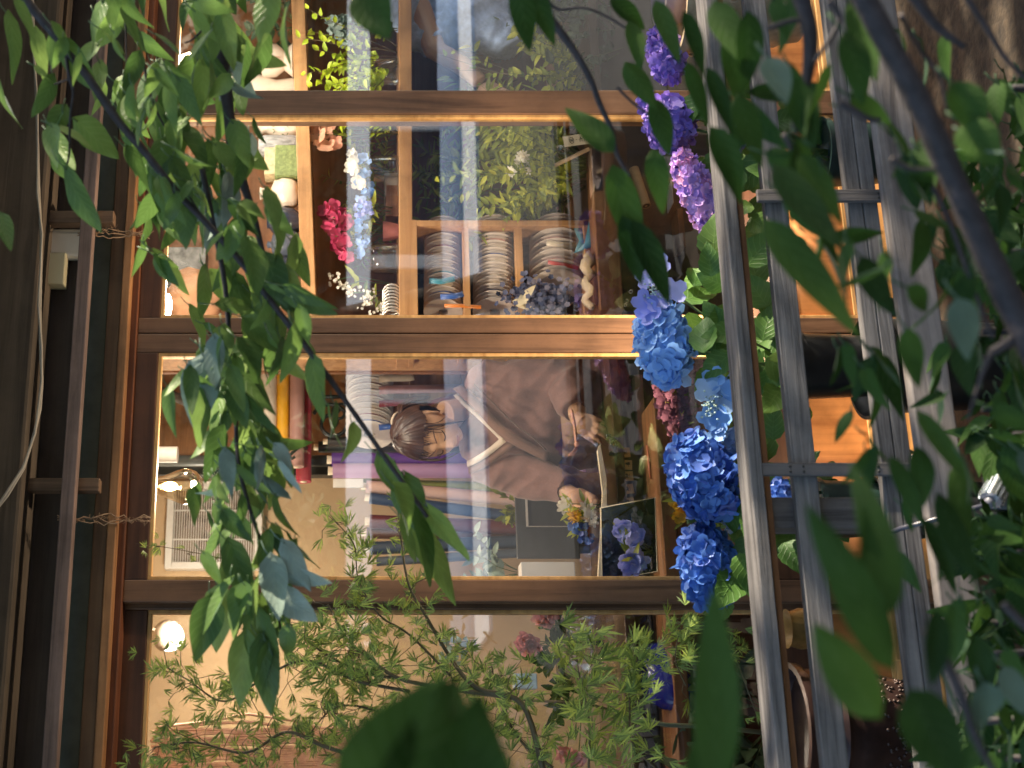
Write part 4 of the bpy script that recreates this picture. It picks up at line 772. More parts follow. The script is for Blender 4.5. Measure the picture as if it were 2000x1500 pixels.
# ================================================================= people
M['skin'] = plain('skin', (.56,.33,.21), .5, .06, 14); M['hair'] = plain('dark brown hair', (.045,.020,.014), .38, .5, 30, stretch=(1,1,1), bump=.3)
def clothmat(name, c, fine=220): return plain(name, c, .88, .14, fine, bump=.15, sheen=.25)
WY = .75
def W(ix, iy, dy=0.0): return A(ix, iy, WY + dy)
def loft(q, st, seg=20, sq=1.0):
    """st: (ix, iy, half width m, half depth m, dy): rings square to the path"""
    pts = [W(a[0], a[1], a[4]) for a in st]; n = len(pts); vs = []
    for i, p in enumerate(pts):
        t = (pts[min(i+1,n-1)] - pts[max(i-1,0)]).normalized(); dpt = V((0,-1,0)); dpt = (dpt - t*dpt.dot(t)).normalized(); sd_ = t.cross(dpt)
        for k in range(seg):
            a = 2*pi*k/seg; vs.append(p + sd_*(cos(a)*st[i][2]) + dpt*(sin(a)*st[i][3]))
    q.add(vs, [(i*seg+k, i*seg+(k+1)%seg, (i+1)*seg+(k+1)%seg, (i+1)*seg+k) for i in range(n-1) for k in range(seg)] + [tuple(reversed(range(seg))), tuple(range((n-1)*seg, n*seg))])
def head_frame(c, f, u): f = V(f).normalized(); u = V(u); u = (u - f*u.dot(f)).normalized(); return c, f.cross(u), f, u
def head_pt(fr, x, y, z): c, r, f, u = fr; return c + r*x + f*y + u*z
def g(x, m, s): return exp(-((x-m)/s)**2)
def skull(px, py, pz):
    x, y, z = px*.073, py*.094, pz*.114
    if z < 0:
        k = -z/.114; x *= 1 - .40*k**1.6
        if y < 0: y *= 1 - .55*k
    if y > 0: y *= .93
    return x, y, z
def make_head(q, fr, nu=72, nv=60):
    vs = []
    for j in range(nv+1):
        ph = -pi/2 + pi*j/nv
        for i in range(nu):
            th = 2*pi*i/nu; px, py, pz = sin(th)*cos(ph), cos(th)*cos(ph), sin(ph); x, y, z = skull(px, py, pz)
            if py > 0:
                w_ = min(1, py*2)
                nose = g(x,0,.0105)*(0 if z > .026 else (.026-z)/.055*.024 if z > -.029 else max(0, .024*(1-(-.029-z)/.010)))
                nose += .006*(g(abs(x),.011,.006)*g(z,-.026,.008))
                d = nose - .011*g(abs(x),.031,.017)*g(z,.010,.013) + .007*g(abs(x),.031,.012)*g(z,.004,.009) + .005*g(z,.030,.010)*g(x,0,.05)
                d += .005*g(abs(x),.038,.02)*g(z,-.028,.02) + .0065*g(x,0,.020)*(g(z,-.054,.0055)+g(z,-.066,.0055)) - .003*g(x,0,.02)*g(z,-.060,.0025) + .008*g(x,0,.02)*g(z,-.099,.014)
                y += d*w_
            vs.append(head_pt(fr, x, y, z))
    q.add(vs, [(j*nu+i, j*nu+(i+1)%nu, (j+1)*nu+(i+1)%nu, (j+1)*nu+i) for j in range(nv) for i in range(nu)])
    for sgn in (-1, 1):
        c, r, f, u = fr; ax = (f*.45 + r*sgn*.9*.5, r*sgn, u); e = (f*.86 + r*sgn*.5).normalized()
        q.ell(head_pt(fr, sgn*.074, -.008, -.002), (.019, .006, .031), 14, 10, ax=((f*.9 - r*sgn*-.35).normalized(), (r*sgn*.9 + f*.3).normalized(), (u - f*.25).normalized()))
def fingers(q, base, tips, r0=.0085):
    for b, t_, bend in zip(base, tips, (.012,.014,.014,.012,.006)[:len(base)]):
        mid = b.lerp(t_, .45) + V((0,-bend,bend*.4)); m2 = b.lerp(t_, .75) + V((0,-bend*.8,0))
        q.tube([b, mid, m2, t_], [r0*1.1, r0, r0*.9, r0*.65], 10); q.ell(t_, (r0*.66,)*3, 8, 6)
person = thing('person', 'woman in a brown kimono with white collar bending her head over flowers behind the glass', 'person', W(1290, 800) * 1.0)
fr = head_frame(W(838, 847, -.02), (-.64, -.61, -.50), (-.26, -.44, .86))
# ---- body (one continuous surface)
q = MB(); make_head(q, fr)
q.tube([W(868,812,.02), W(895,808,.05), W(940,806,.08)], [.05,.05,.062], 16)
loft(q, [(925,812,.08,.06,.10),(960,820,.15,.09,.10),(1060,825,.13,.10,.10),(1180,815,.12,.10,.10),(1330,800,.15,.12,.10),(1500,800,.13,.12,.12),(1720,800,.10,.10,.14)])
loft(q, [(950,745,.05,.05,.05),(1050,735,.045,.045,.02),(1125,745,.04,.04,-.02),(1128,790,.034,.034,-.10),(1126,815,.026,.022,-.14)], 14)      # arm nearer the top of the picture
loft(q, [(945,895,.05,.05,.05),(1030,935,.042,.042,.0),(1085,952,.034,.034,-.06),(1122,968,.025,.022,-.12)], 14)
# right hand reaching down (fingers towards the counter)
hb = -.15
q.ell(W(1143, 829, hb), (.036,.020,.040), 16, 10, ax=(V((.8,0,.35)).normalized(), V((0,1,0)), V((-.35,0,.8)).normalized()))
q.tube([W(1124,815,-.13), W(1140,826,hb)], [.024,.026], 12)
fingers(q, [W(1152,814,hb-.004), W(1158,824,hb-.008), W(1157,836,hb-.008), W(1152,847,hb-.004)], [W(1179,828,hb-.0), W(1185,845,hb-.004), W(1184,857,hb-.004), W(1174,866,hb)])
fingers(q, [W(1138,846,hb+.01)], [W(1165,868,hb+.02)], .0095)
q.ell(W(1132, 975, -.14), (.036,.022,.036), 14, 10); q.tube([W(1118,966,-.11), W(1132,975,-.14)], [.022,.026], 12)
fingers(q, [W(1146,964,-.15), W(1150,972,-.155), W(1150,981,-.155), W(1145,989,-.15)], [W(1166,976,-.165), W(1170,984,-.17), W(1168,993,-.17), W(1160,1000,-.165)])
fingers(q, [W(1128,990,-.15)], [W(1148,1000,-.175)], .0095)
body, _ = fuse(q, .0032, 3, .5); body.build('body', M['skin'], person)
# ---- face details
q = MB()
def face(x, z, lift=.0012):
    y = .094*.93*math.sqrt(max(.02, 1 - (x/.073)**2 - (z/.114)**2)); 
    nose = g(x,0,.0105)*(0 if z > .026 else (.026-z)/.055*.024 if z > -.029 else 0)
    y += nose - .011*g(abs(x),.031,.017)*g(z,.010,.013) + .007*g(abs(x),.031,.012)*g(z,.004,.009) + .005*g(z,.030,.010)*g(x,0,.05) + .0065*g(x,0,.020)*(g(z,-.054,.0055)+g(z,-.066,.0055))
    return head_pt(fr, x, y + lift, z)
for sgn in (-1, 1):
    e = MB(); e.tube([face(sgn*(.016+.030*u), -.001-.0065*sin(u*pi)+.004*u, .001) for u in [i/8 for i in range(9)]], [.0008]+[.0021]*7+[.0008], 6); e.build('eyelashes', M['hair'], person)
    e = MB(); e.tube([face(sgn*(.012+.038*u), .028+.006*sin(u*2.4), .0008) for u in [i/8 for i in range(9)]], [.001]+[.0019]*6+[.0013,.0008], 6); e.build('eyebrow', plain('brow hair', (.12,.06,.04), .7, .1) if sgn < 0 else bpy.data.materials['brow hair'], person)
e = MB(); e.tube([face(-.022+.044*u, -.060 + .0025*sin(u*pi)*0, .001) for u in [i/8 for i in range(9)]], [(.0015,.001)]+[(.0062,.0026)]*7+[(.0015,.001)], 8, flat=fr[2]); e.build('lips', plain('lips', (.40,.17,.13), .4, .1), person)
# ---- hair: skull cap with combed ridges, fringe, side lock, tied tail
q = MB(); nu, nv = 90, 46; tie = V((-.1, -1, .25)); idx = {}; vs = []; fs = []
def hair_on(th, ph):
    px, py, pz = sin(th)*cos(ph), cos(th)*cos(ph), sin(ph); a = math.degrees(abs(math.atan2(px, py)))
    x, y, z = skull(px, py, pz)
    line = .064 if a < 40 else (.064 - (a-40)/35*.030 if a < 75 else (.034 if a < 108 else max(-.058, .034 - (a-108)/24*.092)))
    return z > line
for j in range(nv+1):
    ph = -.75 + (pi/2 + .75)*j/nv
    for i in range(nu):
        th = 2*pi*i/nu; px, py, pz = sin(th)*cos(ph), cos(th)*cos(ph), sin(ph); x, y, z = skull(px, py, pz)
        n_ = V((px, py, pz)); rid = .004*noise.noise(V((th*9, ph*1.5, 3))) + .0028*sin(th*34 + 3*noise.noise(V((ph*2,th*2,0))))
        k = .011 + rid + (.006 if py < 0 else 0); vs.append(head_pt(fr, x + n_.x*k, y + n_.y*k, z + n_.z*k))
for j in range(nv):
    for i in range(nu):
        if hair_on(2*pi*(i+.5)/nu, -.75 + (pi/2+.75)*(j+.5)/nv): fs.append((j*nu+i, j*nu+(i+1)%nu, (j+1)*nu+(i+1)%nu, (j+1)*nu+i))
q.add(vs, fs); rr = random.Random(4)
for i in range(46):            # fringe and hairline strands lying on the forehead and temples
    x0 = rr.uniform(-.062, .062); drift = rr.uniform(-.012, .012); ln_ = rr.uniform(.018, .034) if abs(x0) < .045 else rr.uniform(.05, .12)
    if -.03 < x0 < .03 and rr.random() < .5: continue
    pts = []
    for u in [j/7 for j in range(8)]:
        x = x0*(1+.12*u) + drift*u; z = .074 - ln_*u; x = max(-.07, min(.07, x)); y = .094*.93*math.sqrt(max(.03, 1 - (x/.0745)**2 - (z/.116)**2)) + .007 + .004*sin(u*3); pts.append(head_pt(fr, x, y, z))
    q.tube(pts, [.0017]*3+[.0013]*3+[.0009,.0005], 5)
for sgn, r_, zz in ((1, .0042, -.10), (-1, .0042, -.10), (1,.003,-.07), (-1,.003,-.085)):   # long locks framing the face
    pts = [head_pt(fr, sgn*(.060+.012*sin(u*2.5)-(.012*u)), .050+.016*sin(u*3)-.004*u, .060 + (zz-.060)*u) for u in [j/9 for j in range(10)]]; q.tube(pts, [r_]*6+[r_*.8,r_*.6,r_*.4,r_*.2], 6)
kb = head_pt(fr, .0, -.108, .045); q.ell(kb, (.024,.024,.024), 12, 8)
for i in range(22):
    o_ = V((rr.uniform(-1,1), rr.uniform(-1,1), rr.uniform(-1,1)))*.016
    q.tube([kb + o_*.5, kb + V((.05,.03,-.01)) + o_, kb + V((.075,.04,-.05)) + o_*1.3, kb + V((.08,.04,-.10)) + o_*1.2], [.006,.007,.005,.001], 6)
hair = q.build('hair', M['hair'], person); 
q = MB(); q.lathe(kb + (kb - fr[0]).normalized()*.018, [(.020,-.004),(.025,-.003),(.025,.003),(.020,.004)], 16, (kb - fr[0])); q.build('hair_tie', plain('pale hair tie', (.6,.5,.4), .5, .1), person)
# ---- kimono
M['kimono'] = clothmat('brown kimono cloth', (.225,.118,.102))
q = MB()
loft(q, [(918,812,.085,.07,.10),(932,818,.150,.085,.095),(955,822,.180,.110,.09),(1000,826,.180,.125,.08),(1060,826,.165,.13,.07),(1120,820,.150,.125,.08),(1200,810,.150,.13,.09),(1320,800,.175,.14,.10),(1500,800,.165,.14,.12),(1690,800,.15,.14,.14)], 28)
loft(q, [(925,772,.05,.06,.08),(950,745,.070,.075,.05),(1000,732,.078,.080,.03),(1060,730,.080,.080,.0),(1110,742,.082,.080,-.03),(1128,780,.072,.075,-.08),(1124,808,.046,.055,-.13)], 18)
loft(q, [(1085,735,.070,.055,-.02),(1140,742,.078,.05,-.04),(1200,748,.080,.04,-.05),(1260,748,.074,.036,-.05),(1318,752,.05,.03,-.05)], 16)
loft(q, [(1120,800,.055,.05,-.10),(1160,785,.06,.04,-.08),(1215,770,.06,.035,-.06),(1290,765,.045,.03,-.05)], 14)
loft(q, [(928,882,.05,.06,.08),(950,905,.065,.070,.05),(1000,925,.066,.070,.02),(1050,938,.064,.066,-.02),(1090,950,.060,.060,-.06),(1112,960,.048,.05,-.10)], 18)
loft(q, [(1090,940,.06,.045,-.03),(1150,945,.06,.04,-.03),(1220,940,.05,.035,-.02)], 14)
km, nr = fuse(q, .006, 6, .6); seam = []
for i, v_ in enumerate(km.v):
    p = V(v_); f1 = noise.noise(V((p.x*9+p.z*4, p.y*5, p.z*3.2-p.x*5)))*.026 + (.5-abs(noise.noise(V((p.x*16+p.z*9, 4.2, p.z*6-p.x*4)))))*.014 + noise.noise(V((p.x*22-p.z*10, p.y*9, p.z*7)))*.008
    f2 = abs(noise.noise(V((p.x*6+p.z*9, 1.7, p.z*2-p.x*3))))*-.026
    km.v[i] = tuple(p + nr[i]*(f1 + f2))
km.build('kimono', M['kimono'], person)
def strip(q, pts, wm, nrm=(0,-1,0), lift=.0, th=.004):
    n = len(pts); vs = []
    for i, p in enumerate(pts):
        t = (pts[min(i+1,n-1)] - pts[max(i-1,0)]).normalized(); s = t.cross(V(nrm)).normalized(); w_ = wm[i] if hasattr(wm,'__len__') else wm; k = V(nrm).normalized()*lift
        vs += [p - s*w_ + k, p + s*w_ + k, p + s*w_ + k - V(nrm)*th, p - s*w_ + k - V(nrm)*th]
    fs = []
    for i in range(n-1):
        for k in range(4): fs.append((4*i+k, 4*i+(k+1)%4, 4*i+4+(k+1)%4, 4*i+4+k))
    fs += [(3,2,1,0), (4*n-4,4*n-3,4*n-2,4*n-1)]; q.add(vs, fs)
M['collar'] = clothmat('cream collar cloth', (.62,.52,.44))
def sm(pts, n=14):
    out = []; P = [pts[0]] + list(pts) + [pts[-1]]
    for i in range(1, len(P)-2):
        for j in range(n//(len(pts)-1)+1):
            u = j/(n//(len(pts)-1)+1); a, b, c, d = P[i-1], P[i], P[i+1], P[i+2]; out.append(.5*((2*b) + (c-a)*u + (2*a-5*b+4*c-d)*u*u + (3*b-a-3*c+d)*u**3))
    out.append(pts[-1]); return out
q = MB(); strip(q, sm([W(890,770,.05), W(905,786,-.0), W(930,808,-.035), W(958,834,-.060), W(982,858,-.075)]), .008); strip(q, sm([W(912,906,.0), W(930,898,-.04), W(955,882,-.065), W(984,858,-.078)]), .010); q.build('white_collar', M['collar'], person)
M['kband'] = clothmat('kimono collar band', (.20,.108,.082))
q = MB(); strip(q, sm([W(893,755,.06), W(910,770,.0), W(940,800,-.045), W(980,842,-.075), W(1030,872,-.085), W(1072,893,-.09)]), [.016]*40, lift=.0, th=.004); strip(q, sm([W(915,918,.02), W(945,905,-.045), W(980,880,-.07), W(1010,860,-.076)]), [.013]*40, lift=-.002, th=.004); q.build('collar_band', M['kband'], person)
q = MB(); strip(q, sm([W(925,752,.0), W(960,785,-.055), W(1000,825,-.085), W(1040,855,-.098), W(1066,880,-.1)]), [.0022]*40, lift=.008, th=.004); q.build('seam', M['dark'] if False else clothmat('dark seam', (.09,.045,.035)), person)
q = MB(); seg = 26
st_ = [(1076,820,.182,.160,.072),(1100,818,.181,.162,.075),(1130,814,.176,.160,.078),(1168,812,.172,.158,.083)]
loft(q, st_, 30); q.build('obi', clothmat('tan sash cloth', (.42,.27,.185)), person)
q = MB(); cordp = sm([W(1116,800,-.19), W(1122,830,-.2), W(1124,850,-.205), W(1126,866,-.205)])
for k in range(3): q.tube([p + V((.003*(k-1), -.002*(k % 2), .0025*(k-1))) for p in cordp], .0028, 6)
q.ell(W(1127,868,-.206), (.009,.009,.009), 10, 8)
for k in range(9): q.tube([W(1127,868,-.206), W(1120+k*.8,880,-.206), W(1110+k*1.3,890,-.205)], .0018, 5)
q.build('tassel', plain('salmon cord', (.66,.33,.24), .6, .15, 80), person)
# ================================================================= person in denim at the top edge (mostly outside the frame)
p2 = thing('person', 'person in a pale blue denim shirt reaching down at the top edge of the picture', 'person', A(1700, -60, .85))
WY2 = .62
def loft2(q, st, seg=18):
    global WY
    k = WY; WY = WY2; loft(q, st, seg); WY = k
def W2(ix, iy, dy=0): return A(ix, iy, WY2+dy)
q = MB(); fr2 = head_frame(W2(640, -150, .1), (-.6,-.55,-.5), (-.1,-.35,.9)); make_head(q, fr2, 40, 34)
loft2(q, [(690,-150,.05,.05,.14),(760,-140,.055,.06,.18),(820,-90,.15,.1,.2),(1000,-60,.14,.11,.22),(1250,-70,.15,.12,.25),(1700,-70,.10,.10,.25)])
loft2(q, [(815,15,.05,.05,.05),(850,98,.040,.034,.0),(900,126,.036,.030,-.02),(938,160,.028,.024,-.03)], 14)
q.ell(W2(957,180,-.03), (.04,.022,.045), 14, 9)
fingers(q, [W2(970,172,-.03), W2(976,182,-.03), W2(974,192,-.03), W2(966,199,-.03)], [W2(1010,190,-.03), W2(1017,203,-.03), W2(1012,213,-.03), W2(996,219,-.03)]); fingers(q, [W2(955,198,-.03)], [W2(978,222,-.05)], .0095)
b2_, _ = fuse(q, .005, 3); b2_.build('body', M['skin'], p2)
q = MB(); q.ell(head_pt(fr2, 0, -.02, .03), (.088,.095,.10), 24, 16); q.build('hair', M['hair'], p2)
q = MB(); loft2(q, [(775,-60,.1,.08,.14),(800,-20,.15,.11,.13),(860,0,.19,.13,.13),(940,10,.20,.13,.14),(1000,0,.19,.13,.16),(1040,-20,.16,.12,.18),(1200,-60,.16,.12,.22),(1400,-70,.16,.12,.24)], 24)
loft2(q, [(790,-20,.07,.07,.06),(806,40,.074,.06,.04),(830,76,.066,.055,.03),(850,92,.05,.05,.02)], 18)
loft2(q, [(860,40,.10,.08,.06),(940,52,.10,.07,.05),(985,70,.085,.06,.04),(1003,96,.055,.05,.03)], 18)
dm, nr = fuse(q, .008, 5, .6)
for i, v_ in enumerate(dm.v):
    p = V(v_); dm.v[i] = tuple(p + nr[i]*(noise.noise(V((p.x*10, p.y*6, p.z*10)))*.022 - abs(noise.noise(V((p.x*13+p.z*14, 3, p.z*4-p.x*4))))*.024))
dm.build('denim_shirt', plain('washed denim', (.42,.54,.82), .85, .25, 50, bump=.3, sheen=.2), p2)
q = MB(); loft2(q, [(1380,-70,.17,.13,.24),(1550,-70,.16,.13,.25),(1745,-75,.13,.12,.25)], 18); q.build('trousers', M['dark'], p2)
# ================================================================= hydrangeas and pots between barrier and window
HY = -.55
def mophead(q, ix, iy, sx, sy, Y, r, n, seed, cup=.3, tilt=0.0, k=4):
    """sx, sy: half extents in picture px along ix (world z) and iy (world x)"""
    rr = random.Random(seed); c = A(ix, iy, Y); s = S(iy, Y); ct, st_ = cos(tilt), sin(tilt)
    for i in range(n):
        ph = math.acos(1 - 2*(i+.5)/n); th = i*2.39996; u = V((cos(th)*sin(ph), sin(th)*sin(ph), cos(ph)))
        lump = 1 + .10*noise.noise(u*2.4 + V((seed, 0, 0)))
        p = V((u.x*sy*s, u.y*min(sx, sy)*1.05*s, u.z*sx*s))*lump*rr.uniform(.9, 1.06); nrm = V((u.x/sy, u.y/min(sx,sy), u.z/sx)).normalized()
        p = V((p.x*ct - p.z*st_, p.y, p.x*st_ + p.z*ct)); nrm = V((nrm.x*ct - nrm.z*st_, nrm.y, nrm.x*st_ + nrm.z*ct))
        nrm = nrm + V((rr.uniform(-.45,.45), rr.uniform(-.45,.45), rr.uniform(-.45,.45)))
        q.floret(c + p, nrm, r*rr.uniform(.75, 1.2), rr.random()*6, k if rr.random() < .9 else 5, cup*rr.uniform(.2, 1.6))
    return c
def lacecap(t, ring, beads, Y, mat, r, seed):
    rr = random.Random(seed); q = MB()
    for (ix, iy) in ring: q.floret(A(ix, iy, Y), (rr.uniform(-.5,.5), -1, rr.uniform(-.1,.7)), r*rr.uniform(.85,1.15), rr.random()*6, 4, .25); 
    q.build('flower_head', M[mat], t)
    q = MB(); cx = sum(b[0] for b in beads)/len(beads); cy = sum(b[1] for b in beads)/len(beads)
    for (ix, iy) in beads:
        for j in range(26): q.ell(A(ix+rr.gauss(0,8), iy+rr.gauss(0,8), Y+rr.gauss(0,.015)), (.0026,)*3, 6, 4)
    q.build('flower_buds', island('lacecap buds ' + t.name, [(0,(.25,.40,.55)),(.6,(.45,.6,.6)),(1,(.6,.7,.55))], .6, .2), t)
def hleaves(q, pts, Y, rr, L=(60,95)):
    for (ix, iy, dx, dy) in pts:
        b = A(ix, iy, Y + rr.uniform(-.08,.08)); s = S(iy, Y); l = rr.uniform(*L)*s
        d = V((-dy, rr.uniform(-.6,.5), -dx)); q.leaf(b, d, (rr.uniform(-.5,.5), -1, rr.uniform(-.2,1.1)), l, l*.68, fold=rr.uniform(.1,.4), curl=rr.uniform(.1,.4), shape='ovate', rows=10, serr=.05)
def hydrangea(label, iy, i_pot, hw, heads, leaf_pts, seed, potmat, outer=None, lace=None, stems=()):
    rr = random.Random(seed); base = A(705, iy, HY); base.z = 0; t = thing('potted_hydrangea', label, 'hydrangea', base, 'potted hydrangeas behind the barrier')
    s = S(iy, HY); ztop, zbot = A(i_pot[0], iy, HY).z, A(i_pot[1], iy, HY).z; q = MB(); cx = A(700, iy, HY).x
    q.lathe((cx, HY, zbot), [(0,.004),(hw*.86*s,.004),(hw*s,(ztop-zbot)*.93),(hw*1.08*s,(ztop-zbot)*.935),(hw*1.08*s,ztop-zbot),(hw*.98*s,ztop-zbot),(hw*.96*s,(ztop-zbot)*.9),(0,(ztop-zbot)*.88)], 40); q.build('pot', potmat, t, auto=.7)
    if outer:
        zo = A(outer[1], iy, HY).z; w_ = outer[0]*s; q = MB(); q.lathe((cx, HY, 0), [(0,.004),(w_*.82,.004),(w_*.94,zo*.9),(w_*1.03,zo*.92),(w_*1.05,zo),(w_*.98,zo+.001),(w_*.95,zo*.93),(w_*.7,zo*.85),(0,zo*.85)], 44); q.build('outer_pot', outer[2], t, auto=.7)
    st_ = MB(); top = V((cx, HY, ztop-.02))
    for (ix, iy2, sx, sy, mat, r, n, tl, Yh) in heads:
        q = MB(); c = mophead(q, ix, iy2, sx, sy, Yh, r, n, seed + int(ix), tilt=tl); q.build('flower_head', M[mat], t); st_.tube([top + V((rr.uniform(-.04,.04),0,0)), top.lerp(c, .5) + V((0,0,.03)), c], .004, 6)
    for lc in (lace or []): lacecap(t, *lc, seed+5); c = A(lc[1][0][0], lc[1][0][1], lc[2]); st_.tube([top, top.lerp(c, .5)+V((0,0,.03)), c], .003, 6)
    st_.build('stem', M['stem'], t); lf = MB(); hleaves(lf, leaf_pts, HY-.02, rr)
    for i in range(26): 
        ix, iyy = rr.uniform(1395, i_pot[0]+30), iy + rr.uniform(-1.2,1.2)*hw; lf_ = [(ix, iyy, rr.uniform(-.7,.6), rr.uniform(-1,1))]; hleaves(lf, lf_, HY+.06, rr, (55,80))
    lf.build('foliage', M['hleaf'], t); return t
blk, gpt = M['black'], M['greenpot']
hydrangea('light blue mophead hydrangea with lacecap heads in a black pot set into a wider pot', 715, (1545, 1745), 66,
  [(1296,672,45,80,'p_light',.027,118,.06,-.56)],
  [(1375,530,-.6,.3),(1390,540,-.2,-.8),(1420,560,-.7,-.2),(1345,610,.3,.7),(1430,600,-.5,.7),(1440,650,-.8,.1),(1410,640,-.5,-.6),(1375,690,.1,-.7),(1430,690,-.6,.4),(1370,660,.7,.5),(1400,720,-.6,.6),(1480,560,-.1,-.8),(1500,600,-.5,-.6),(1530,640,-.7,.3),(1510,720,-.3,.8),(1525,760,-.5,.6),(1490,660,.2,.5),(1330,590,.6,-.3),(1460,520,.4,-.5),(1480,580,.5,.4),(1495,700,.4,.2),(1395,505,-.1,-.9),(1355,560,.3,-.8)], 71, blk,
  outer=(100, 1692, M['black']), lace=[([(1290,518),(1262,545),(1316,568),(1280,590),(1268,612),(1258,590)], [(1278,545),(1284,560),(1276,575),(1280,540)], -.6, 'p_lav', .030),
     ([(1395,738),(1425,752),(1380,765),(1420,790),(1405,820),(1385,815),(1420,770),(1400,845)], [(1392,785),(1398,795),(1390,808),(1385,790)], -.6, 'p_light', .030)])
hydrangea('deep blue hydrangea with two dense heads in a dark green pot', 995, (1590, 1745), 58,
  [(1370,930,56,84,'p_deep',.025,150,.28,-.58),(1380,1104,46,76,'p_deep',.025,125,.05,-.54),(1432,1000,22,30,'p_sky',.014,50,0,-.5),(1428,870,26,30,'p_sky',.012,60,0,-.5),(1525,978,20,34,'p_deep',.017,40,0,-.7)],
  [(1440,930,.4,.5),(1430,960,-.1,.8),(1470,1010,-.3,.6),(1500,900,-.2,-.6),(1520,930,-.5,-.3),(1540,990,-.5,.3),(1550,1020,-.4,.7),(1440,1120,-.4,.5),(1445,1080,.2,.8),(1530,1060,.2,.5),(1420,1160,-.2,.7),(1510,860,-.1,-.8),(1495,870,-.6,.4)], 72, gpt, outer=(62, 1705, M['black']))
hydrangea('purple and lilac hydrangea with three heads near the top of the picture', 300, (1600, 1745), 66,
  [(1300,108,27,58,'p_purple',.021,110,.15,-.52),(1308,242,42,50,'p_purple',.021,130,.3,-.54),(1368,385,30,104,'p_lilac',.016,230,.34,-.58),(1262,200,14,28,'p_purple',.015,30,0,-.5),(1445,262,12,28,'p_purple',.016,30,0,-.6)],
  [(1390,110,-.2,.7),(1370,180,-.3,.5),(1400,220,-.4,-.5),(1420,300,-.5,.3),(1450,330,-.4,.5),(1470,400,-.7,.3),(1490,440,-.6,.5),(1530,350,-.6,-.2),(1430,150,.4,.5),(1500,300,-.4,.4),(1550,320,-.6,.2),(1480,380,.1,.7),(1465,425,.3,.5),(1400,170,.4,-.3)], 73, gpt)
# carved clay pot at the top edge
t = thing('carved_pot', 'pale clay pot with carved relief bands beside the purple hydrangea', 'pot', A(1900, 20, -.5)); b = A(1560, 15, -.55); s = S(15, -.55)
q = MB(); pr = [(0,0),(66,0),(70,30),(76,45),(72,60),(80,120),(86,140),(92,170),(84,185),(88,215),(96,230),(96,240),(86,240),(80,200),(0,190)]
q.lathe(b, [(r*s, z*s) for r, z in pr], 44); q.build('pot', plain('carved sand clay', (.42,.31,.19), .9, .35, 26, bump=.6), t, auto=.9)
q = MB(); rr = random.Random(6)
for zb, n_, hgt, rad in ((150,22,26,91),(95,22,34,79),(204,26,10,90)):
    for k in range(n_):
        a = k*2*pi/n_; u = V((cos(a), sin(a), 0)); g_ = V((-sin(a), cos(a), 0)); c = b + u*rad*s + V((0,0,zb*s))
        pts = [c + g_*(cos(j*.8)*7*s*(1-j*.08)) + V((0,0,(sin(j*.8)*hgt*.45*(1-j*.06))*s)) + u*.001 for j in range(9)]; q.tube(pts, .0022, 5)
q.build('relief', plain('relief clay', (.50,.38,.25), .9, .3, 30), t)
q = MB(); c = A(1306, 10, -.45); q.lathe(A(1345, -20, -.45), [(0,0),(70*s,0),(80*s,.04),(78*s,.075),(74*s,.078),(70*s,.05),(0,.02)], 36); q.build('bowl', plain('taupe glaze bowl', (.30,.24,.24), .35, .1), t)
# bronze urn, small amber pot on the left
t = thing('bronze_urn', 'dark ridged bronze urn behind the lower left end of the barrier', 'urn', A(1900, 1420, -.5)); s = S(1420, -.5); b = A(1800, 1420, -.5)
q = MB(); pr = [(0,0),(80,0),(96,60),(108,120),(112,150),(108,170),(114,180),(106,196),(112,206),(112,232),(122,240),(124,256),(114,258),(104,225),(0,200)]; q.lathe(b, [(r*s, z*s) for r, z in pr], 48); q.build('urn', plain('aged bronze', (.045,.025,.022), .35, .5, 12, metal=.4, bump=.2), t, auto=.8)
q = MB(); rr = random.Random(16)
for k in range(150): a = rr.uniform(-2.6, -.4); z = rr.uniform(10,110); r_ = (84 + z*.2)*s; q.ell(b + V((cos(a)*r_, sin(a)*r_, z*s)), (.004,.004,.004), 6, 4)
q.build('relief', plain('bronze relief', (.06,.04,.035), .35, .3, 30, metal=.5), t)
potlathe('amber_pot', 'small amber glazed ceramic pot beside the bronze urn', 'pot', 1536, 1600, 1228, -.35, [(0,0),(30,0),(38,.15),(40,.6),(34,.9),(38,1),(33,.97),(0,.4)], plain('amber glaze', (.40,.23,.07), .3, .4, 22))
q = MB(); q.box(A(1765, 1290, -.3), A(1715, 1090, -.26)); tag(q.build('wood_plank', M['sill'], None, False, .002), 'pale tan plank leaning at the foot of the door behind the barrier', 'plank')
# ================================================================= garden spotlights (lit, warm)
def spotfix(name, label, p, d, group=None, glow=6.0):
    t = thing(name, label, 'spotlight', p, group); d = V(d).normalized(); p = V(p)
    q = MB(); pr = [(0,-.055),(.008,-.055),(.009,-.040)]; q.lathe(p, pr, 16, d); q.build('cable_gland', plain('grey gland', (.18,.18,.22), .4, .1), t)
    q = MB(); q.lathe(p, [(.009,-.040),(.0175,-.040),(.0175,0),(.019,.001),(.019,.007),(.012,.007)], 26, d)
    u = d.orthogonal().normalized(); w_ = d.cross(u)
    for k in range(14): a = k*2*pi/14; e = u*cos(a) + w_*sin(a); q.obox(p + e*.019 - d*.020, d*.019, e*.0022, d.cross(e)*.0009)
    q.build('heat_sink', plain('polished aluminium', (.75,.80,.84), .25, .05, 20, metal=.9), t, auto=.6)
    q = MB(); q.lathe(p, [(.0185,.007),(.021,.012),(.029,.042),(.030,.052),(.027,.052),(.024,.035)], 26, d); q.build('shade', M['black'], t, auto=.6)
    q = MB(); q.lathe(p, [(0,.040),(.0255,.040)], 26, d); q.build('lens', emit('spot lens ' + t.name, (1,.85,.62), glow), t); return t
d_ = (-UP*.55 + RT*.55 + FW*.5)
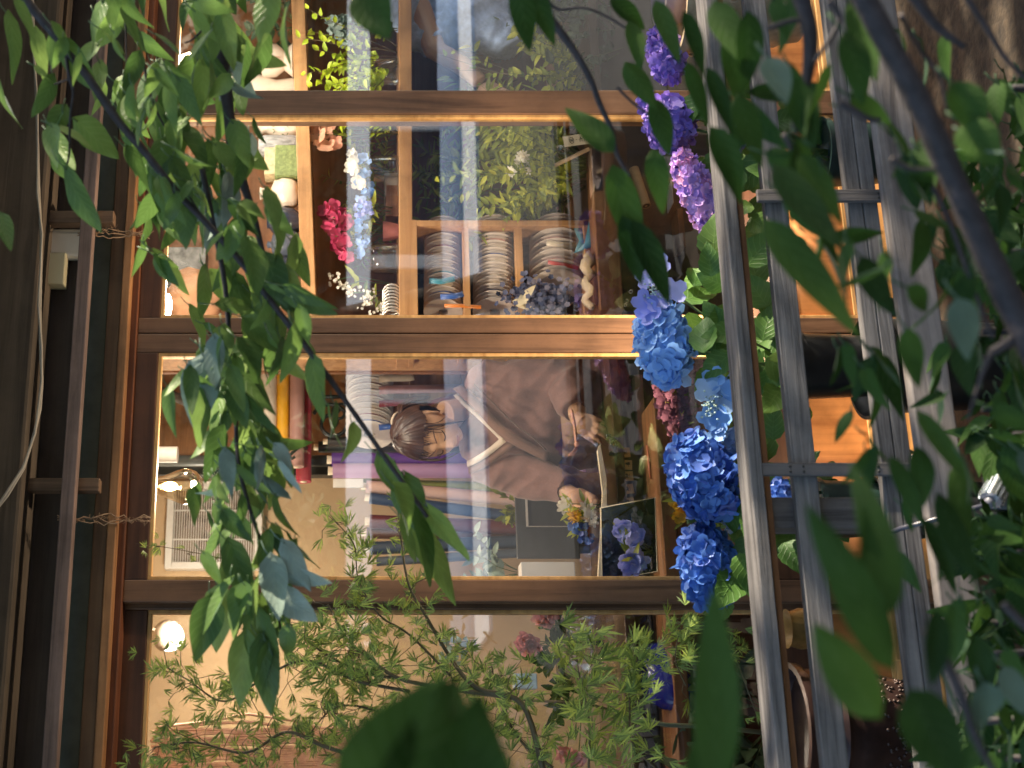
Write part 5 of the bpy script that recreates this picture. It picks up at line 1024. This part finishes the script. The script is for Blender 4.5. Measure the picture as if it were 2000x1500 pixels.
pl = PD(1950, 948, 2.25); spotfix('garden_spotlight', 'silver finned garden spotlight with a black hood in front of the barrier', pl, d_)
q = MB(); q.tube([pl + V((.0,.02,-.02)), pl + V((.0,.03,-.2)), V((pl.x, pl.y+.03, 0))], .009, 8); q.obox(pl + V((-.01,.012,-.035)), V((.03,0,0)), V((0,.012,0)), V((0,0,.05))); tag(q.build('spike', M['black']), 'black ground stake under the silver garden spotlight', 'stake')
q = MB(); q.tube([pl + V((0,0,.0)) - d_.normalized()*.05, PD(1850,1008,2.28), PD(1800,1022,2.3), PD(1760,1032,2.32), PD(1722,1048,2.36)], .0045, 8); tag(q.build('lamp_cable', plain('dark lamp cable', (.05,.05,.07), .3, .1)), 'dark lamp cable crossing in front of the lower grey rail', 'cable')
for k, (iy, zz, aim, en, sp) in enumerate(((600, .16, (XA(640,0), 0, 1.05), 46, 95), (320, .2, (XA(430,0), 0, .5), 9, 95), (900, .18, (XA(880,0), 0, .3), 2, 100))):
    p = V((XA(iy, -.36), -.36, zz)); a = V(aim); dd = (a-p).normalized()
    spotfix('garden_spotlight', ['warm garden spotlight aimed up at the door stiles behind the light blue hydrangea', 'warm garden spotlight hidden behind the barrier near the lilac hydrangea', 'warm garden spotlight behind the barrier near the dark green pot'][k], p, dd, 'warm spotlights behind the barrier')
    lamp('SPOT', 'garden_spot_light', p + dd*.056, en, (1, .76, .50), .02, a, radians(sp))
lamp('SPOT', 'lintel_spot_light', V((XA(600,-.36), -.36, .16)) + V((0,.02,.056)), 20, (1,.66,.34), .02, V((XA(500,0), -.03, 2.17)), radians(14))
# ================================================================= weeping tree in front
tree = thing('weeping_tree', 'dark barked tree with drooping branches of heart shaped green leaves framing the view', 'tree', V((1.6, -2.6, 0)))
RL = random.Random(77)
def bpart(pts, r, name='branch'):
    P = [PD(*p) for p in pts]; P = sm(P, 4*len(P)) if len(P) > 2 else P; n = len(P); q = MB()
    rad = [(r[0] + (r[1]-r[0])*i/(n-1))*(1 + .12*noise.noise(P[i]*30)) for i in range(n)]; q.tube(P, rad, 9); return q.build(name, M['bark'], tree)
def addleaf(q, ix, iy, d, lpx, ang=None, tx=None, wr=None, face_=None, stalk=True, shape='heart'):
    """ang: direction of the tip in the picture, degrees, 0 = picture right, 90 = picture bottom"""
    if ang is None: ang = RL.gauss(82, 32)
    a = radians(ang); b = PD(ix, iy, d); dv = (-UP*cos(a) - RT*sin(a)) + FW*RL.uniform(-.45,.45); L = lpx*d/FPX
    nrm = -FW*RL.uniform(.15,1.1) + (RT*sin(a+1.57) + UP*cos(a+1.57))*RL.uniform(-1.3,1.3) if face_ is None else -FW + (RT*RL.uniform(-.3,.3) + UP*RL.uniform(-.3,.3))*face_
    W_ = L*((wr*(.82 if ix > 1100 else 1)) if wr else RL.uniform(.34,.62)); q.leaf(b, dv, nrm, L, W_, fold=RL.uniform(-.15,.55), curl=RL.uniform(-.15,.4), rows=9, twist=RL.uniform(-.9,.9), shape=shape)
    if stalk:
        e = b - dv.normalized()*L*.28 + UP*L*.12; q.tube([b + dv.normalized()*L*.02, b.lerp(e,.5) + UP*L*.03, e], .0011, 4)
def region(q, x0, x1, y0, y1, n, l0, l1, d0, d1, **kw):
    cl = [(RL.uniform(x0,x1), RL.uniform(y0,y1), RL.uniform(d0,d1)) for _ in range(max(3, n//5))]
    for i in range(int(n*(.85 if x0 < 1400 else .58))):
        cx, cy, cd = cl[i % len(cl)]; addleaf(q, cx + RL.gauss(0, 24), cy + RL.gauss(0, 30), cd + RL.uniform(-.06,.06), RL.uniform(l0,l1)*RL.uniform(.6,.92), **kw)
def fol(q, parent, mat='leaf'): 
    o = q.build('foliage', M[mat], parent); return o
D = 2.0
bA = bpart([(20,-60,D),(55,5,D),(130,95,D),(182,165,D),(230,235,D),(285,300,D),(345,375,D),(400,432,D),(465,505,D),(530,590,D),(600,680,D),(660,762,D),(715,840,D),(760,905,D),(800,960,D),(835,1010,D)], (.0075,.003))
q = MB()
for ix, iy, ang, l in ((18,30,78,140),(30,0,70,110),(-5,150,75,110),(0,420,70,90),(70,60,85,110),(105,150,100,90),(250,290,60,100),(290,300,75,130),(345,380,110,90),(480,470,70,120),(525,560,40,100),(560,560,20,110),(585,600,75,85),(610,700,80,130),(640,790,90,90),(655,790,95,100),(742,890,60,120),(770,950,70,130),(790,930,80,130),(800,980,62,170),(812,1030,55,190),(835,990,60,150),(810,960,75,110),(790,1000,85,100),(690,830,100,80),(470,440,120,90),(120,80,60,120),(130,330,72,140),(575,640,95,120)): addleaf(q, ix, iy, D + RL.uniform(-.12,.12), l, ang)
region(q, 45, 200, 40, 260, 9, 80, 130, 1.9, 2.2); region(q, 90, 160, 120, 350, 8, 85, 140, 1.9, 2.2); fol(q, bA)
bA2 = bpart([(128,98,D),(135,150,D),(143,180,D),(137,230,D),(135,300,D),(128,330,D)], (.003,.0015)); bA3 = bpart([(142,152,D),(125,158,D),(105,165,D)], (.002,.001))
bB = bpart([(405,-60,2.1),(425,60,2.1),(437,150,2.1),(446,210,2.1),(456,300,2.1),(480,372,2.1),(500,440,2.1),(515,500,2.1)], (.014,.004))
q = MB(); region(q, 185, 320, -30, 300, 50, 90, 140, 1.95, 2.35); region(q, 310, 470, -40, 300, 74, 90, 150, 1.95, 2.4); region(q, 430, 545, -40, 60, 9, 120, 190, 1.9, 2.2, ang=100); region(q, 280, 500, 260, 500, 78, 85, 140, 1.95, 2.35)
for ix, iy, ang, l in ((455,240,70,95),(450,395,50,90),(520,500,70,120),(540,520,60,110),(580,585,20,85)): addleaf(q, ix, iy, 2.0, l, ang, face_=.4)
fol(q, bB)
q = MB(); region(q, 330, 480, 120, 420, 12, 60, 110, 1.98, 2.3); region(q, 390, 560, 380, 1000, 16, 70, 120, 1.98, 2.25); fol(q, bB, 'leaf_blue')
bC = bpart([(395,330,2.15),(415,430,2.15),(440,560,2.15),(450,700,2.15),(460,800,2.15),(465,900,2.12),(490,1000,2.1),(518,1080,2.1),(535,1130,2.1),(540,1180,2.1),(550,1240,2.1)], (.005,.0018))
q = MB(); region(q, 385, 560, 470, 690, 62, 80, 140, 2.0, 2.35); region(q, 360, 545, 640, 880, 56, 85, 150, 2.0, 2.3); region(q, 405, 520, 850, 1050, 42, 75, 120, 2.0, 2.25); region(q, 420, 570, 1010, 1200, 24, 85, 135, 2.0, 2.2); region(q, 400, 540, 1130, 1260, 16, 90, 140, 2.0, 2.2, ang=98)
for ix, iy, ang, l in ((448,1060,70,140),(430,1150,95,140),(500,1190,78,190),(480,1240,96,150),(510,1250,82,160),(415,1170,105,130),(525,1040,100,110)): addleaf(q, ix, iy, 2.05, l, ang, face_=.6)
fol(q, bC)
q = MB()
for ix, iy, ang, l in ((555,1060,60,110),(550,1120,10,105),(545,1160,30,100),(530,1090,80,130),(560,1100,45,90),(400,700,100,150),(420,660,90,110),(440,880,80,90)): addleaf(q, ix, iy, 2.03, l, ang, face_=.5)
fol(q, bC, 'leaf_blue')
for pts, r in (([(245,-20,2.1),(246,60,2.1),(247,130,2.1)], (.002,.001)), ([(280,118,2.1),(292,180,2.1),(310,225,2.1),(330,262,2.1)], (.0028,.0012)), ([(335,330,D),(380,400,D),(400,430,D)], (.002,.001)), ([(396,58,2.1),(375,78,2.1),(360,84,2.1)], (.0022,.001)), ([(425,130,2.1),(410,155,2.1)], (.002,.001)), ([(395,180,2.1),(388,220,2.1),(385,250,2.1)], (.0015,.0008)), ([(560,630,2.1),(470,500,2.1)], (.002,.0015))): bpart(pts, r)
# near trunk and limbs at the lower right of the upright scene
tr = bpart([(1640,-90,1.15),(1690,0,1.15),(1735,85,1.15),(1790,190,1.15),(1845,310,1.15),(1890,410,1.15),(1935,510,1.15),(1985,615,1.15),(2030,710,1.15),(2150,900,1.2)], (.0105,.0125), 'trunk')
N = 1.2
limbs = [([(1045,0,1.7),(1085,50,1.7),(1125,105,1.7),(1155,160,1.7),(1170,200,1.7),(1195,255,1.7),(1205,300,1.7),(1230,345,1.7)], (.006,.0025)), ([(1065,-5,1.7),(1090,18,1.7),(1140,15,1.7),(1190,35,1.7),(1232,62,1.7)], (.0025,.0015)), ([(1205,170,1.7),(1235,200,1.7),(1275,228,1.7),(1310,240,1.7)], (.002,.001)),
  ([(1560,-20,1.25),(1580,50,1.25),(1582,110,1.25),(1570,180,1.25),(1550,260,1.25)], (.009,.004)), ([(1500,55,1.25),(1550,40,1.25),(1575,45,1.25)], (.003,.002)), ([(1620,0,1.2),(1640,35,1.2),(1625,70,1.2),(1590,120,1.2)], (.003,.002)), ([(1775,-20,1.3),(1820,40,1.3),(1850,68,1.3),(1885,92,1.3)], (.006,.003)), ([(1885,-10,1.2),(1930,60,1.2),(1965,115,1.2),(2010,160,1.2)], (.003,.002)),
  ([(2010,640,1.15),(1975,665,1.15),(1935,690,1.15)], (.006,.004)), ([(1935,690,1.15),(1915,740,1.15),(1890,820,1.15)], (.003,.0012)), ([(1640,200,1.2),(1690,230,1.2),(1720,235,1.2)], (.004,.002)), ([(1760,30,1.15),(1800,100,1.2),(1835,150,1.2),(1850,220,1.2)], (.0025,.001)), ([(1740,310,1.15),(1780,330,1.15),(1830,330,1.15)], (.003,.0015)), ([(1530,260,1.25),(1570,340,1.25),(1600,400,1.25)], (.0025,.001)), ([(1800,330,1.2),(1850,420,1.2),(1900,560,1.2),(1940,660,1.2)], (.0025,.002)), ([(1810,1230,.9),(1870,1340,.9),(1905,1440,.9),(1960,1540,.9)], (.0045,.002)), ([(1960,1180,1.1),(2000,1220,1.1),(2050,1260,1.1)], (.004,.003))]
lo = [bpart(p_, r_) for p_, r_ in limbs]
q = MB()
for ix, iy, ang, l, w_, d in ((1200,297,226,138,.5,1.5),(1195,320,72,190,.4,1.5),(1215,420,70,150,.38,1.5),(1235,430,62,190,.35,1.5),(1275,290,82,130,.42,1.5),(1280,0,75,150,.34,1.5),(1335,20,68,140,.32,1.4),(1340,120,60,150,.3,1.4),(1220,120,60,120,.45,1.6),(1275,190,70,120,.45,1.6),(1010,-40,75,150,.34,1.4),(705,-20,62,130,.7,1.2),(1035,-30,68,130,.35,1.5),(1230,40,80,110,.4,1.6),(1190,0,30,100,.5,1.6)):
    addleaf(q, ix, iy, d, l, ang, wr=w_, face_=.6, stalk=False, shape='ovate')
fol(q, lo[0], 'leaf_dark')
q = MB()
for ix, iy, ang, l, w_, d in ((1385,245,58,190,.45,1.2),(1490,425,60,305,.30,1.1),(1510,320,61,225,.36,1.1),(1380,130,65,150,.34,1.3),(1420,60,70,170,.38,1.3),(1395,0,75,160,.45,1.3),(1460,20,80,170,.42,1.25),(1440,180,75,160,.4,1.25),(1560,300,65,170,.4,1.15),(1545,150,75,150,.5,1.2)):
    addleaf(q, ix, iy, d, l, ang, wr=w_, face_=.5, stalk=False, shape='ovate')
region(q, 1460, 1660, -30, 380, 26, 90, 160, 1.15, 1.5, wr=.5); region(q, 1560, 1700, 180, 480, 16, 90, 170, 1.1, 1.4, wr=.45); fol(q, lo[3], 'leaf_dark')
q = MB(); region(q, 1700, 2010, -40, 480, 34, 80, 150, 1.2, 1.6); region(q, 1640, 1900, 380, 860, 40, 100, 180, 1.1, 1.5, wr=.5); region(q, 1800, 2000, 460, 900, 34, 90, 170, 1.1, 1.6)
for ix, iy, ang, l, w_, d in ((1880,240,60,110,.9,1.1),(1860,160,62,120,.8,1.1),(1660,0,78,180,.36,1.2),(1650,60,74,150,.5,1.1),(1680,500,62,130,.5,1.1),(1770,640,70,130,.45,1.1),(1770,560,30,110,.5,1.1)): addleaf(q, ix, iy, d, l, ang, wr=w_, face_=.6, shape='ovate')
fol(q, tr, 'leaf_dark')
q = MB()
for ix, iy, ang, l, w_, d in ((1870,580,75,130,.62,1.1),(1500,110,80,120,.6,1.15),(1890,260,40,80,.6,1.1),(1920,1330,80,120,.8,1.1),(1960,1300,70,100,.6,1.15),(1990,880,60,80,.6,1.3),): addleaf(q, ix, iy, d, l, ang, wr=w_, face_=.4, shape='ovate')
fol(q, lo[8], 'leaf_pale')
q = MB()
for ix, iy, ang, l, w_, d in ((1738,890,64,150,.3,1.15),(1790,800,62,200,.26,1.15),(1800,1010,60,180,.3,1.2),(1830,960,70,190,.32,1.15),(1870,900,95,220,.28,1.2),(1860,1180,85,150,.4,1.1),(1905,1240,80,110,.6,1.1),(1790,870,80,120,.5,1.15)): addleaf(q, ix, iy, d, l, ang, wr=w_, face_=.6, stalk=False, shape='ovate')
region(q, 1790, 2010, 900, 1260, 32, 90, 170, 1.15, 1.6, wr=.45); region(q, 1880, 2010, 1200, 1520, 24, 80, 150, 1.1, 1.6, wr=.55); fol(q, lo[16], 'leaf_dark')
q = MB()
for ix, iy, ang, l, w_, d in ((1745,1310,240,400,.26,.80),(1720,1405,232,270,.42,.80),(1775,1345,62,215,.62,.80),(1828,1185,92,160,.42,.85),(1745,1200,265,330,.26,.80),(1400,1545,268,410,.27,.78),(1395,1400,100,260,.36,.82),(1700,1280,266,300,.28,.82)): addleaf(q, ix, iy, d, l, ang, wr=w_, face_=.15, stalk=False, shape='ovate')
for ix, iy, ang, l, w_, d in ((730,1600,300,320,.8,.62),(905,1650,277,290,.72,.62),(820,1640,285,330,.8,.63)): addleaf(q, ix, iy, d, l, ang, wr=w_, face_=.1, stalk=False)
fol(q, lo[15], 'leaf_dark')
sh = thing('understory_shrub', 'dark leafy shrub filling the ground in front of the barrier', 'shrub', PD(2000, 800, 2.1))
q, q2 = MB(), MB(); cl = [(RL.uniform(1890, 2060), RL.uniform(160, 1560), RL.uniform(1.6, 2.25)) for _ in range(70)]
for i in range(520):
    cx, cy, cd = cl[i % 70]; addleaf(q, cx + RL.gauss(0,22), cy + RL.gauss(0,26), cd + RL.uniform(-.08,.08), RL.uniform(50, 110), RL.gauss(80,40))
for cx, cy, cd in cl[::3]: p = PD(cx, cy, cd); q2.tube([V((p.x, p.y+.1, 0)), V((p.x+.02, p.y+.05, p.z*.6)), p], .005, 6)
q.build('foliage', M['leaf_dark'], sh); q2.build('stem', M['bark'], sh)
# crown overhead, added unseen to cast shade and dapples; main trunk, right of the frame
q = MB(); q.tube([(2.5,-2.5,-.05),(2.45,-2.55,.8),(2.3,-2.8,1.8),(2.0,-3.2,2.9),(1.4,-3.8,3.6)], [.13,.10,.085,.06,.03], 14); q.build('trunk', M['bark'], tree)
q = MB()
for i in range(1900): q.leaf((RL.uniform(-3.0,8.0), RL.uniform(-6.0,-.98), 2.98 + RL.random()*1.4), (RL.uniform(-1,1), RL.uniform(-1,1), RL.uniform(-.8,.2)), (RL.uniform(-.6,.6), RL.uniform(-.6,.6), 1), .16, .13, rows=3)
for i in range(1500): q.leaf((RL.uniform(-1.0,7.0), RL.uniform(-4.6,-2.0), 2.98 + RL.random()*1.2), (RL.uniform(-1,1), RL.uniform(-1,1), RL.uniform(-.8,.2)), (RL.uniform(-.6,.6), RL.uniform(-.6,.6), 1), .16, .13, rows=3)
for i in range(420): q.leaf((RL.uniform(6.2,9.5), RL.uniform(-2.5,-.98), 2.98 + RL.random()*1.0), (RL.uniform(-1,1), RL.uniform(-1,1), RL.uniform(-.8,.2)), (RL.uniform(-.6,.6), RL.uniform(-.6,.6), 1), .18, .15, rows=3)
q.build('crown', M['leaf'], tree)
# ================================================================= laceleaf maple before the left door
mp_ = thing('laceleaf_maple', 'laceleaf maple with finely cut yellow green leaves before the beige wall', 'tree', V((A(705,1480,-.4).x, -.4, 0)))
MY = -.42; RM = random.Random(31)
def palm(q, p, d, L):
    d = V(d).normalized(); n = V((RM.uniform(-.8,.8), -1, RM.uniform(-.8,.8))).normalized(); n = (n - d*n.dot(d)).normalized(); x = d.cross(n)
    for k in range(-2, 3):
        a = k*.30 + RM.uniform(-.12,.12); e = (d*cos(a) + x*sin(a) - V((0,0,.15))).normalized(); l = L*(1 - .14*abs(k))*RM.uniform(.75,1.2); w_ = l*.05; g_ = e.cross(n).normalized(); o = V(p)
        m1 = o + e*l*.3; m2 = o + e*l*.62 - n*l*.04; q.add([o, m1 + g_*w_*.8, m2 + g_*w_, o + e*l - n*l*.14, m2 - g_*w_, m1 - g_*w_*.8], [(0,1,5), (1,2,4,5), (2,3,4)])
        for sg in (-1, 1):
            b = m1.lerp(m2, RM.random()); f_ = (e + g_*sg*.8).normalized(); q.add([b, b + f_*l*.16 + g_*w_*.3, b + f_*l*.30, b + f_*l*.14 - e*l*.05], [(0,1,2,3)])
def mstem(pts, r, n, spread, l=(26,46)):
    P = sm([A(x, y, MY + z) for x, y, z in pts], 5*len(pts)); m = len(P); tq = MB(); tq.tube(P, [r*(1 - .7*i/(m-1)) for i in range(m)], 7); q = MB()
    for i in range(int(n*1.55)):
        u = RM.random()**.75; k = min(m-2, int(u*(m-1))); p0 = P[k].lerp(P[k+1], u*(m-1)-k); s = S(1350, MY); o = V((RM.gauss(0,1)*spread*s, RM.uniform(-.12,.12), RM.gauss(0,1)*spread*s)); p = p0 + o
        if i % 3 == 0: tq.tube([p0, p0.lerp(p,.6) + V((0,0,.01)), p], .0009, 4)
        d = (P[k+1]-P[k]).normalized()*.6 + V((RM.uniform(-1,.6), RM.uniform(-.5,.3), RM.uniform(-1.2,.5))); palm(q, p, d, RM.uniform(*l)*s*.92)
    st_ = tq.build('stem', M['maple_bark'], mp_); q.build('foliage', M['maple'], st_)
M['maple_bark'] = plain('maple bark', (.09,.07,.03), .6, .3, 40)
mstem([(1060,1500,0),(1020,1375,0),(935,1345,0),(890,1300,.02),(830,1200,.02),(795,1130,.03),(778,1000,.04)], .007, 60, 20)
mstem([(1000,1362,0),(880,1345,0),(780,1325,-.02),(720,1285,-.02),(680,1250,-.02),(640,1180,-.02)], .006, 95, 34)
mstem([(780,1325,0),(700,1310,0),(610,1260,0),(560,1210,0)], .004, 60, 30)
mstem([(800,1350,.0),(700,1330,.02),(600,1290,.02),(520,1320,.02),(440,1370,.0),(370,1330,0),(320,1300,0)], .004, 85, 30)
mstem([(780,1500,0),(640,1460,0),(560,1430,0),(480,1470,0),(380,1450,0),(300,1460,0)], .005, 90, 30)
mstem([(900,1500,.1),(760,1400,.1),(660,1380,.1),(600,1440,.1)], .004, 60, 34)
mstem([(880,1320,0),(800,1240,0),(740,1200,0),(700,1130,0),(690,1060,0),(640,1005,0)], .003, 50, 16)
mstem([(1150,1500,.05),(1150,1400,.05),(1130,1310,.05),(1125,1250,.05)], .003, 50, 22, (40,64))
mstem([(1280,1500,0),(1235,1450,0),(1230,1380,0),(1232,1320,0),(1240,1250,0)], .003, 60, 14, (36,56))
mstem([(1340,1340,0),(1320,1290,0),(1325,1240,0),(1330,1215,0)], .002, 26, 13, (36,52))
mstem([(1480,1400,0),(1440,1290,0),(1438,1250,0)], .0015, 14, 14, (26,40))
mstem([(500,1110,.05),(430,1090,.05),(330,1070,.05),(265,1062,.05)], .0016, 12, 8, (18,28))
mstem([(1080,1500,.1),(1020,1450,.1),(980,1380,.1),(960,1300,.1)], .004, 70, 40)
